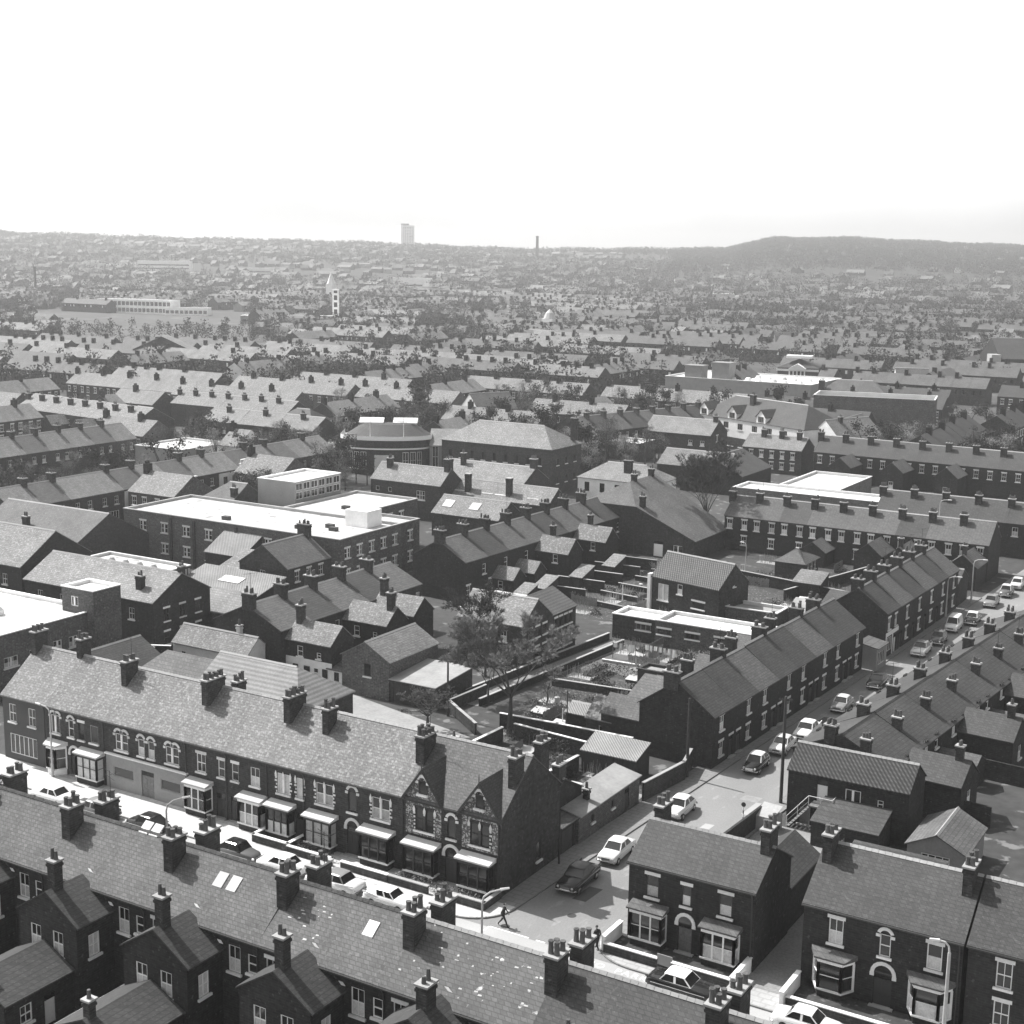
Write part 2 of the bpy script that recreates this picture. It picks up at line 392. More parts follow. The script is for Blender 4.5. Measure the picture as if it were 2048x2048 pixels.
# ------------------------------------------------------------ chimneys
def stack(par, x, y, z0, zt, w=.95, d=.6, pots=4, lod=1, wm='brick', aerial=False, rz=0):
    a = MB()
    a.box(-w/2, -d/2, 0, w/2, d/2, zt-z0-.45); a.box(-w/2-.06, -d/2-.06, zt-z0-.45, w/2+.06, d/2+.06, zt-z0-.28)
    a.box(-w/2-.02, -d/2-.02, zt-z0-.28, w/2+.02, d/2+.02, zt-z0-.12); a.box(-w/2-.1, -d/2-.1, zt-z0-.12, w/2+.1, d/2+.1, zt-z0, 1)
    rr = RND
    def pot(mb, h, r):
        mb.tube((0, 0, 0), (0, 0, h), r*1.1, r*.85, 7); mb.tube((0, 0, h-.09), (0, 0, h), r*1.15, r*1.1, 7)
    spots = []
    for i in range(pots):
        t = (i+.5)/pots-.5
        spots.append((t*w*.95, 0) if w > d else (0, t*d*.95))
    if d > w*.8 and pots > 3:
        spots = [((i % 2-.5)*w*.5, ((i//2)+.5)/((pots+1)//2)*d-d/2) for i in range(pots)]
    h = zt-z0
    if lod:
        for sx, sy in spots:
            hh = rr.uniform(.35, .7); a.tube((sx, sy, h), (sx, sy, h+hh), .15, .11, 6, 2)
    if aerial and lod:
        a.tube((w/2, 0, h-.3), (w/2, 0, h+2.2), .025, .02, 4, 3); a.tube((w/2-.7, .4, h+2.1), (w/2+.7, -.4, h+2.1), .02, .02, 4, 3)
    o = a.build('chimney', [wm, 'stone_grey', 'pot', 'paint_dark'], par, (x, y, z0), rz)
    if not lod:
        for sx, sy in spots:
            hh = round(rr.choice((.4, .55, .75, .55)), 2)
            def mk(hh=hh):
                p = MB(); pot(p, hh, .15); return p.mesh('chimney_pot', ['pot'])
            link('chimney_pot', cached(('pot', hh), mk), o, (sx, sy, h))
        if aerial:
            p = MB(); p.tube((0, 0, 0), (0, 0, 2.6), .025, .02, 5)
            for q in (2.1, 2.5): p.tube((-.7, .25, q), (.7, -.25, q), .015, .015, 4)
            p.tube((0, 0, 2.3), (.3, .6, 2.3), .015, .015, 4); p.build('aerial', 'paint_dark', o, (w/2+.03, 0, h-.5))
    return o

# ------------------------------------------------------------ generic building body
def body(par, L, D, ze, zr, front=(), back=(), left=(), right=(), wm='brick', rm='slate', ends='gg', roof='gable', ry=None, ze2=None, oh=.22, lod=1, lvl=0, loc=(0, 0), rz=0, wname='wall', rname='roof', stacks=(), ridge='stone_grey', gutter=True, vo=.08, z0=0.0, cope='stone', valley=False):
    ry = D/2 if ry is None else ry; ze2 = ze if ze2 is None else ze2
    a = MB(); zf, zb = ze, ze2
    if roof == 'mono': zf, zb = ze, zr
    if roof == 'flat': zf = zb = zr
    hl = roof in ('hip', 'hipl'); hr = roof in ('hip', 'hipr')
    panel(a, (0, 0), (1, 0), L, z0, zf, holes(front), (0, -1)); panel(a, (L, D), (-1, 0), L, z0, zb, holes(back), (0, 1))
    lo = min(zf, zb)
    for side, x, U, ops, ch in (('l', 0, (0, -1), left, ends[0]), ('r', L, (0, 1), right, ends[1])):
        if ch == 'n': x = .004 if side == 'l' else L-.004
        P = (x, D) if side == 'l' else (x, 0); N = (-1, 0) if side == 'l' else (1, 0)
        panel(a, P, U, D, z0, lo, holes(ops), N)
        hip = hl if side == 'l' else hr
        if roof == 'mono': a.poly([(x, 0, lo), (x, D, lo), (x, D, zb)])
        elif roof != 'flat' and not hip:
            pl = [(x, 0, lo), (x, D, lo)] + ([(x, D, zb)] if zb > lo+.01 else []) + [(x, ry, zr)] + ([(x, 0, zf)] if zf > lo+.01 else [])
            a.poly(pl)
    w = a.build(wname, wm, par, (loc[0], loc[1], 0), rz)
    host = w if lvl else par
    sub = lod if not lvl else 1
    openings(host, front, (0, 0), (1, 0), (0, -1), sub); openings(host, back, (L, D), (-1, 0), (0, 1), sub)
    openings(host, left, (0, D), (0, -1), (-1, 0), sub); openings(host, right, (L, 0), (0, 1), (1, 0), sub)
    r = MB(); x0 = -vo if ends[0] == 'g' else .002; x1 = L+vo if ends[1] == 'g' else L-.002
    t = .1
    if roof in ('gable', 'hip', 'hipl', 'hipr'):
        sf = (zr-zf)/ry; sb = (zr-zb)/(D-ry); k = .06
        hx = (zr-zf)/sf*.85
        ex0, ex1 = (-oh, L+oh) if roof == 'hip' else (-oh if hl else x0, L+oh if hr else x1)
        rx0, rx1 = (hx if hl else x0), (L-hx if hr else x1)
        A = (ex0, -oh, zf-oh*sf+k); B = (ex1, -oh, zf-oh*sf+k); C = (rx1, ry, zr+k); E = (rx0, ry, zr+k); F = (ex0, D+oh, zb-oh*sb+k); G = (ex1, D+oh, zb-oh*sb+k)
        r.slab([A, B, C, E], t); r.slab([E, C, G, F], t)
        if hl: r.slab([A, E, F], t)
        if hr: r.slab([B, G, C], t)
    elif roof == 'mono':
        s_ = (zb-zf)/D; r.slab([(x0, -oh, zf-oh*s_+.06), (x1, -oh, zf-oh*s_+.06), (x1, D+.1, zb+.1*s_+.06), (x0, D+.1, zb+.1*s_+.06)], t)
    else:
        r.slab([(.2, .2, ze), (L-.2, .2, ze), (L-.2, D-.2, ze), (.2, D-.2, ze)], .12)
    ro = r.build(rname, rm, host)
    if roof == 'flat':
        c = MB(); zt = zr
        c.box(-.08, -.08, zt+.003, L+.08, .28, zt+.12); c.box(-.08, D-.28, zt+.003, L+.08, D+.08, zt+.12)
        c.box(-.08, .28, zt+.003, .28, D-.28, zt+.12); c.box(L-.28, .28, zt+.003, L+.08, D-.28, zt+.12)
        c.box(.002, .18, ze-.1, L-.002, .2, zt); c.box(.002, D-.2, ze-.1, L-.002, D-.18, zt); c.box(.18, .2, ze-.1, .2, D-.2, zt); c.box(L-.2, .2, ze-.1, L-.18, D-.2, zt)
        c.build('coping', cope, host)
    elif roof == 'gable' or roof.startswith('hip'):
        if lod == 0 or lvl == 0:
            m = MB(); xx = rx0
            n = max(1, int((rx1-rx0)/.45)) if lod == 0 else 1
            for i in range(n):
                p, q = rx0+(rx1-rx0)*i/n+.01, rx0+(rx1-rx0)*(i+1)/n-.01
                e = .015 if i % 2 else 0
                m.poly([(p, ry-.16, zr+k-.06), (q, ry-.16, zr+k-.06), (q, ry, zr+k+.1+e), (p, ry, zr+k+.1+e)]); m.poly([(p, ry, zr+k+.1+e), (q, ry, zr+k+.1+e), (q, ry+.16, zr+k-.06), (p, ry+.16, zr+k-.06)])
                m.poly([(p, ry-.16, zr+k-.06), (p, ry, zr+k+.1+e), (p, ry+.16, zr+k-.06)]); m.poly([(q, ry-.16, zr+k-.06), (q, ry+.16, zr+k-.06), (q, ry, zr+k+.1+e)])
            m.build('ridge_tiles', ridge, ro if not lvl else host)
        if gutter and lod == 0 and not lvl:
            g = MB(); zg = zf-oh*sf-.06
            g.box(x0, -oh-.11, zg-.02, x1, -oh+.01, zg+.07); g.build('gutter', 'paint_dark', ro)
            p = MB(); p.path([(L-.2, -oh-.05, zg), (L-.2, -.07, zg-.35), (L-.2, -.07, .1)], .05, 6); p.build('downpipe', 'paint_dark', host)
    for s in stacks:
        s = dict(s); x = s.pop('x'); y = s.pop('y')
        if roof == 'flat': zs = ze
        elif roof == 'mono': zs = zf+(zb-zf)*y/D
        else: zs = zr-(zr-zf)/ry*(ry-y) if y < ry else zr-(zr-zb)/(D-ry)*(y-ry)
        zt = zs + s.pop('h', 1.6)
        s.pop('lod', 0); stack(host, x, y, zs-.5, zt, lod=(1 if lvl else lod), **s)
    return w, ro
def house(label, o, L, D, ze, zr, rot=0, name='terraced_house', cat='house', group=None, **kw):
    rz = radians(rot)
    r = thing(name, label, cat, (o[0], o[1], 0), rz, group)
    c, s = cos(rz), sin(rz)
    xs = [o[0]+x*c-y*s for x in (0, L) for y in (0, D)]; ys = [o[1]+x*s+y*c for x in (0, L) for y in (0, D)]
    occupy(min(xs), min(ys), max(xs), max(ys))
    body(r, L, D, ze, zr, **kw)
    return r
def wing(par, loc, L, D, ze, zr, rot=0, **kw):
    kw.setdefault('wname', 'rear_wing'); kw.setdefault('rname', 'wing_roof')
    return body(par, L, D, ze, zr, loc=loc, rz=radians(rot), lvl=1, **kw)
def shed(label, o, L, D, ze, zr, rot=0, name='shed', cat='shed', **kw):
    return house(label, o, L, D, ze, zr, rot, name=name, cat=cat, **kw)
# ------------------------------------------------------------ ground, streets
def sheet(name, m, pts, z, label=None):
    mb = MB(); mb.poly([(p[0], p[1], z) for p in pts]); o = mb.build(name, m)
    return tag(o, label, None, None, 'structure')
CAMDIR = atan2(f2.y, f2.x)
def hmax(az):            # skyline height by bearing, az: +left, -right of view axis, radians
    d = math.degrees(az)
    K = ((-40, 56), (-20, 60), (-15.2, 67.5), (-13, 73), (-10, 70.5), (-9, 60), (-8.2, 48), (-3.5, 44), (0, 43), (4.5, 49), (20, 60), (35, 62))
    for (d0, h0), (d1, h1) in zip(K, K[1:]):
        if d0 <= d <= d1: return h0+(h1-h0)*(d-d0)/(d1-d0)+1.0*sin(d*2.3)
    if d > 0: base = 40 + 0.75*d
    else: base = 40
    if d < -4: base += 24*min(1, (-d-4)/3.0)
    return base + 1.5*sin(d*1.3) + 1.0*sin(d*3.1)
def land(x, y):
    r = hypot(x, y)
    if r < 1150: return 0.0
    az = atan2(y, x)-CAMDIR
    while az > pi: az -= 2*pi
    while az < -pi: az += 2*pi
    t = min(1, (r-1150)/1900); t = t*t*(3-2*t)
    return (hmax(max(-.6, min(.6, az))) - 7)*t
mb = MB()
rad = [0, 60, 120, 200, 320, 500, 750, 1000, 1200, 1400, 1600, 1800, 2000, 2200, 2400, 2700, 3050, 3600, 4500, 6000]
angs = [CAMDIR-pi + 2*pi*k/48 for k in range(49)]
fine = sorted(set([round(t, 5) for t in angs] + [round(CAMDIR-.5+k*.0125, 5) for k in range(81)]))
idx = {}
for i, rr_ in enumerate(rad):
    for j, t in enumerate(fine):
        x, y = rr_*cos(t), rr_*sin(t); idx[i, j] = len(mb.v); mb.v.append((x, y, land(x, y)))
for i in range(len(rad)-1):
    for j in range(len(fine)-1):
        mb.f.append((idx[i, j], idx[i+1, j], idx[i+1, j+1], idx[i, j+1])); r_ = rad[i]
        mb.m.append(0 if r_ < 500 else (1 if r_ < 1600 else 2))
tag(mb.build('ground', ['ground', 'field', 'wood_far']), None, None, None, 'structure')
def kx(b): return -49.3+(b-81)*.049          # west kerb of the side street
def kr(b): return kx(b)+7.3                  # east kerb
sheet('main_road', 'asphalt_main', [(-330, 71.5), (60, 71.5), (60, 79.9), (-330, 79.9)], .012)
sheet('side_street', 'asphalt', [(-53, 79.9), (-38.5, 79.9), (-42, 83.5), (kr(340), 340), (kx(340), 340), (-49.3, 83.4)], .016)
def arc(cx, cy, r, a0, a1, n=8): return [(cx+r*cos(radians(a0+(a1-a0)*k/n)), cy+r*sin(radians(a0+(a1-a0)*k/n))) for k in range(n+1)]
def pave(pts, m='paving', name='pavement'):
    mb = MB(); mb.prism(pts, -.05, .12); return tag(mb.build(name, m), None, None, None, 'structure')
pave([(-330, 84.2), (-330, 79.9)] + arc(-52.8, 83.4, 3.5, -90, 0) + [(-51.0, 83.4), (-51.0, 84.2)])
pave([(-49.3, 83.404), (kx(113), 113), (kx(200), 200), (kx(200)-1.6, 200), (kx(113)-2.4, 113), (-50.996, 95), (-50.996, 83.404)], 'paving_dull')
pave([(-40.4, 83.6), (-40.4, 95), (-39.2, 113), (kr(200)+1.2, 200), (kr(200), 200), (kr(113), 113), (-42, 83.6)], 'paving_dull')
pave([(60, 83.596), (-42, 83.596)] + arc(-38.4, 83.5, 3.6, 180, 270)[1:] + [(60, 79.9)])
pave([(-330, 69.3), (60, 69.3), (60, 71.5), (-330, 71.5)])
def kerb(pts):
    mb = MB()
    for p, q in zip(pts, pts[1:]):
        d = Vector((q[0]-p[0], q[1]-p[1], 0)).normalized()*.02; n = Vector((-d.y, d.x, 0)).normalized()*.13
        mb.prism([(p[0]-d.x, p[1]-d.y), (q[0]+d.x, q[1]+d.y), (q[0]+d.x+n.x, q[1]+d.y+n.y), (p[0]-d.x+n.x, p[1]-d.y+n.y)], -.05, .124)
    tag(mb.build('kerb', 'kerbstone'), None, None, None, 'structure')
kerb([(-330, 79.78)] + arc(-52.8, 83.4, 3.62, -90, 0) + [(kx(200)+.12, 200)])
kerb([(kr(200)-.12, 200), (kr(113)-.12, 113), (-42.12, 83.5)] + arc(-38.4, 83.5, 3.72, 180, 270)[1:] + [(60, 79.78)])
def line(x0, y0, x1, y1):
    return sheet('road_marking', 'white_line', [(x0, y0), (x1, y0), (x1, y1), (x0, y1)], .022)
line(-49.4, 79.92, -46.2, 80.06)
for k in range(4): line(-45.6+k*1.1, 79.92, -44.9+k*1.1, 80.06)
line(-49.5, 79.2, -49.38, 80.0)
tx = bpy.data.curves.new('road_lettering', 'FONT'); tx.body = 'NO  PARKING'; tx.size = .85; tx.space_character = 1.25
tx.materials.append(MATS['white_line'])
def letters(name, curve, parent=None, loc=(0, 0, 0)):
    t = bpy.data.objects.new('tmp', curve); me = bpy.data.meshes.new_from_object(t); bpy.data.objects.remove(t); me.name = name
    return link(name, me, parent, loc)
tag(letters('road_lettering', tx, None, (-41.3, 78.95, .023)), None, None, None, 'structure')
for i_, (x_, b_, w_, l_) in enumerate(((-46.6, 87, 1.1, 2.6), (-44.2, 100, .8, 5.5), (-43.6, 112, 1.6, 1.4), (-45.0, 134, 1.0, 4.0), (-60, 76.5, 4.0, 1.2), (-86, 77.8, 6.0, .8), (-43.0, 92.5, .7, .7), (-42.2, 109, 1.5, 3.2), (-41.5, 150, 1.4, 5))):
    sheet('road_patch', ('felt_grey', 'asphalt_main')[i_ % 2] if i_ % 3 else 'render_dark', [(x_, b_), (x_+w_, b_+.05), (x_+w_+l_*.049, b_+l_), (x_+l_*.049, b_+l_-.08)], .02)
for x_, b_ in ((-45.3, 84.6), (-44.6, 104), (-43.1, 127), (-48.5, 80.6), (-52, 77), (-70, 78.2)):
    mb = MB(); mb.tube((x_, b_, -.05), (x_, b_, .026), .34, .34, 14); tag(mb.build('road_cover', 'paint_dark'), None, None, None, 'structure')
# yards and gardens
sheet('yard_concrete', 'yard', [(-92, 104), (-78, 106), (-72, 112.5), (-90, 117)], .01)
sheet('garden_soil', 'dug', [(-71, 117.2), (-58, 117.2), (-57, 139), (-76, 136)], .01)
sheet('garden_soil', 'dug', [(-59.5, 94), (-51.1, 94), (-51.1, 110.3), (-58.8, 110.3)], .012)
sheet('garden_lawn', 'lawn', [(-74.8, 139.3), (-57.6, 139.3), (-57.6, 152.3), (-75.8, 149)], .012)
sheet('garden_soil', 'soil', [(-70, 107), (-60.2, 107), (-59.6, 114.4), (-69.2, 114.4)], .014)
sheet('garden_soil', 'dug', [(-93, 160), (-72, 160), (-60, 190), (-93, 198)], .01)
sheet('garden_soil', 'soil', [(-74, 189), (-50, 176), (-48.6, 209), (-78, 209.5)], .014)
sheet('back_lane', 'cobble', [(-79.4, 121), (-76.6, 121), (-73.6, 150), (-76.6, 152)], .016)
sheet('garden_soil', 'soil', [(-41, 82), (-31.3, 82), (-31.3, 84), (-41, 84)], .14)
sheet('driveway', 'cobble', [(-31.2, 82), (-28.2, 82), (-28.2, 104), (-31.2, 104)], .135)
sheet('garden_soil', 'soil', [(-28, 82), (-17, 82), (-17, 84), (-28, 84)], .14)
sheet('yard_concrete', 'cobble', [(-40, 91.5), (-31, 90.5), (-30, 108), (-39.6, 108.5)], .012)

# ------------------------------------------------------------ north side of the main street
N = 84.0
def W(x, zb, w, h, st='SC'): return ('w', x, zb, w, h, st)
UP = 3.75
ST = dict(w=.6, d=1.5, pots=5, lod=0, h=1.75)
house('dark rendered shop with wide shop window and two plain upstairs windows', (-105.1, N), 5.8, 8.8, 6.3, 9.8, ends='gn', name='shop', cat='shop', lod=0, wm='render_dark', rm='slate_pale',
      front=[W(1.3, UP, .95, 1.7, 'PS'), W(3.9, UP, .95, 1.7, 'PS'), W(2.6, .7, 3.6, 1.9, 'Mx')], stacks=[dict(ST, x=.4, y=4.2)])
h = house('narrow brick house with one white bay window and one dark boarded shop bay', (-99.3, N), 7.5, 8.8, 6.3, 9.8, ends='nn', lod=0, rm='slate_pale',
      front=[W(1.2, UP, 1.15, 1.7, 'TA'), W(3.2, UP, .7, 1.6, 'SA'), W(4.5, UP, .7, 1.6, 'DSL'), W(6.1, UP, 1.0, 1.6, 'GP'), ('b', 1.4, 0, 2.1, 0, 'Wcw'), ('d', 3.5, .1, .95, 2.3, 'A'), ('b', 5.9, 0, 2.5, 0, 'DF')],
      stacks=[dict(ST, x=7.2, y=3.4, pots=4, aerial=True), dict(ST, x=.1, y=4.6, d=1.2, pots=4)])
h = house('brick house with pale rendered ground floor and white arched window heads', (-91.8, N), 9.8, 8.8, 6.3, 9.8, ends='nn', lod=0, rm='slate_pale',
      front=[W(2.0, UP, 1.5, 1.5, 'TAS'), W(4.35, UP, .75, 1.5, 'SAC'), W(5.55, UP, .75, 1.5, 'SAC'), W(8.0, UP, 1.5, 1.5, 'TAS')],
      stacks=[dict(ST, x=9.6, y=3.5, d=2.3, pots=8), dict(ST, x=9.7, y=6.6, d=1.2, pots=4)])
mb = MB(); panel(mb, (0, -.1), (1, 0), 9.6, 0, 3.1, [(2.1, 1.25, 2.4, .95), (5.0, 0, 1.5, 2.5), (7.7, 1.25, 2.3, .95)], (0, -1)); mb.box(0, -.1, 3.1, 9.6, -.002, 3.2)
mb.poly([(0, -.1, 0), (0, -.1, 3.1), (0, -.002, 3.1), (0, -.002, 0)]); mb.poly([(9.6, -.1, 0), (9.6, -.1, 3.1), (9.6, -.002, 3.1), (9.6, -.002, 0)])
gf = mb.build('ground_floor_front', 'render_grey', h, (.1, 0, 0))
mb = MB(); mb.box(-.05, -.28, 3.204, 9.7, -.004, 3.34); mb.build('cornice', 'stone', gf)
window(gf, (2.1, -.1, 1.25), 0, 2.4, .95, 'GPx', 1); window(gf, (7.7, -.1, 1.25), 0, 2.3, .95, 'GPx', 1); door(gf, (5.0, -.1, 0), 0, 1.5, 2.5, 'G', 1)
house('brick house with white bay window left of its door, eaves board painted white', (-82.0, N), 4.5, 8.8, 6.3, 9.8, ends='nn', lod=0, rm='slate_pale',
      front=[W(1.5, UP, 1.0, 1.6, 'SL'), W(3.75, UP, .72, 1.5, 'SL'), ('b', 1.5, 0, 2.2, 0, 'W'), ('d', 3.6, .1, .9, 2.2, 'Q')])
house('brick house with white bay window and paper behind its glass, right of its door', (-77.5, N), 4.4, 8.8, 6.3, 9.8, ends='nn', lod=0, rm='slate_pale',
      front=[W(.75, UP, .72, 1.5, 'SL'), W(2.9, UP, 1.0, 1.6, 'SC'), ('b', 2.9, 0, 2.2, 0, 'WC'), ('d', .7, .1, .9, 2.2, '')], stacks=[dict(ST, x=4.2, y=3.6, d=2.2, pots=8)])
house('narrow brick house with dark bay and light toothed stone round its windows', (-73.1, N), 3.8, 8.8, 6.3, 9.8, ends='nn', lod=0, rm='slate_pale',
      front=[W(1.5, UP, 1.3, 1.7, 'TQFV'), W(3.2, UP, .65, 1.7, 'QFV'), ('b', 1.5, 0, 2.2, 0, 'DC'), ('d', 3.2, .1, .85, 2.3, 'Q')], stacks=[dict(ST, x=3.75, y=3.2, d=1.2, pots=4)])
house('wide double-fronted brick house with two dark bays and an arched door', (-69.3, N), 9.7, 8.8, 6.3, 9.8, ends='nn', lod=0, rm='slate_pale',
      front=[W(1.9, UP, 1.7, 1.75, 'TVQSC'), W(4.65, UP, .85, 1.7, 'DA'), W(7.4, UP, 1.7, 1.75, 'TVQSC'), ('b', 1.8, 0, 2.5, 0, 'DF'), ('d', 4.65, .1, 1.05, 2.5, 'A'), ('b', 7.3, 0, 2.6, 0, 'DK')],
      stacks=[dict(ST, x=9.6, y=2.9, d=1.7, w=.75, pots=8, aerial=True)])
h = house('end house with two steep front gables and flecked pale stonework, at the side street corner', (-59.6, N), 8.6, 8.8, 6.3, 9.8, ends='ng', lod=0, rm='slate_mid',
      front=[W(1.8, UP, 1.7, 1.75, 'TVQDS'), W(4.25, UP, .75, 1.55, 'DA'), W(6.75, UP, 1.7, 1.75, 'TVQDS'), ('b', 1.8, 0, 2.6, 0, 'D'), ('d', 4.25, .1, 1.1, 2.5, 'AD'), ('b', 6.7, 0, 2.6, 0, 'D')],
      right=[W(5.6, 1.0, .7, 1.5, 'D')],
      stacks=[dict(x=8.25, y=2.6, w=.6, d=1.3, pots=4, lod=0, h=2.0), dict(x=8.25, y=6.4, w=.6, d=1.3, pots=4, lod=0, h=2.2)])
def rough_panel(mb, x0, x1, z0, z1, y, cut, m=0):   # pale flecked stone facing, bricked round openings
    panel(mb, (x0, y), (1, 0), x1-x0, z0, z1, [(c[0]-x0, *c[1:]) for c in cut], (0, -1), m, .03)
for gx in (1.7, 6.8):
    g = MB(); hw = 1.75
    g.poly([(gx-hw, -.04, 6.3), (gx+hw, -.04, 6.3), (gx, -.04, 8.75)])
    go = g.build('front_gable', 'rubble', h)
    r = MB(); k = .1; dep = 3.25
    for s in (-1, 1):
        e = hw+.22; ze_ = 6.3-.22*1.4
        r.slab([(gx+s*e, -.25, ze_+k), (gx, -.25, 8.75+k), (gx, dep, 8.75+k), (gx+s*e, -.05, ze_+k+.14)][::s], .09)
    r.build('gable_roof', 'slate_dark', go)
    b = MB()
    for s in (-1, 1): b.slab([(gx+s*(hw+.28), -.3, 6.3-.28*1.4), (gx, -.3, 8.75), (gx, -.24, 8.75), (gx+s*(hw+.28), -.24, 6.3-.28*1.4)], .22)
    b.tube((gx, -.27, 8.6), (gx, -.27, 9.45), .05, .03, 6); b.build('bargeboard', 'paint_dark', go)
    window(go, (gx, -.17, 6.75), 0, .75, 1.05, 'DA', 1)
    f = MB(); rough_panel(f, gx-hw+.15, gx+hw-.1, 3.4, 6.28, -.045, [(gx+.07, UP, 1.95, 2.0)]); f.build('stone_facing', 'rubble', h)
# front garden walls with pale copings
def wall(label, pts, z, t=.22, m='brick', cope='stone', cat='wall', name='garden_wall', group=None, zc=.07, z0=0):
    a = MB(); c = MB()
    for p, q in zip(pts, pts[1:]):
        d = Vector((q[0]-p[0], q[1]-p[1])).normalized(); n = Vector((-d.y, d.x))
        def rect(h, e): return [(p[0]-n.x*h-d.x*e, p[1]-n.y*h-d.y*e), (q[0]-n.x*h+d.x*e, q[1]-n.y*h+d.y*e), (q[0]+n.x*h+d.x*e, q[1]+n.y*h+d.y*e), (p[0]+n.x*h-d.x*e, p[1]+n.y*h-d.y*e)]
        a.prism(rect(t/2, t/2-.004), z0, z); c.prism(rect(t/2+.05, t/2+.03), z+.002, z+zc)
    r = thing(name, label, cat, (pts[0][0], pts[0][1], 0), 0, group)
    for mbb in (a, c): mbb.v = [(v[0]-pts[0][0], v[1]-pts[0][1], v[2]) for v in mbb.v]
    a.build('wall', m, r); c.build('coping', cope, r) if cope else None
    return r
wall('low garden wall round the small front plot beside the white bay house', [(-69.5, 83.9), (-69.5, 81.9), (-73.0, 81.9), (-73.0, 83.9)], .75)
wall('long low garden wall with pale coping in front of the double-fronted house', [(-69.2, 81.7), (-65.2, 81.7)], .7)
wall('short length of low garden wall right of the arched door path', [(-63.9, 81.7), (-59.7, 81.7)], .7)
wall('low wall with pale flecked top before the left gable of the corner house', [(-59.4, 81.7), (-56.0, 81.7)], .7, cope='stone_grey')
wall('low corner wall with pale flecked top turning into the side street', [(-54.9, 81.7), (-51.0, 81.7), (-51.0, 83.9)], .7, cope='stone_grey')
def hedge(label, pts, z, t=.6, m='leaf', n=60, name='hedge', z0=.1):
    mb = MB()
    for p, q in zip(pts, pts[1:]):
        L = hypot(q[0]-p[0], q[1]-p[1])
        for _ in range(int(n*L)):
            u = RND.random(); x = p[0]+(q[0]-p[0])*u+RND.uniform(-t, t)/2; y = p[1]+(q[1]-p[1])*u+RND.uniform(-t, t)/2; zz = z0+(z-z0)*RND.random()**.6
            s = RND.uniform(.06, .16); v = [Vector((RND.uniform(-1, 1), RND.uniform(-1, 1), RND.uniform(-1, 1)))*s for _ in range(3)]
            mb.poly([(x+w.x, y+w.y, zz+w.z) for w in v])
    o = mb.build(name, m); o.location = (0, 0, 0); return tag(o, label, name)
hedge('clipped low hedge inside the wall of the double-fronted house', [(-68.9, 82.3), (-65.4, 82.3)], .95, .5, 'leaf', 90)
hedge('flecked low hedge inside the wall of the twin-gabled corner house', [(-59.2, 82.3), (-51.8, 82.3)], .9, .5, 'twig', 90)

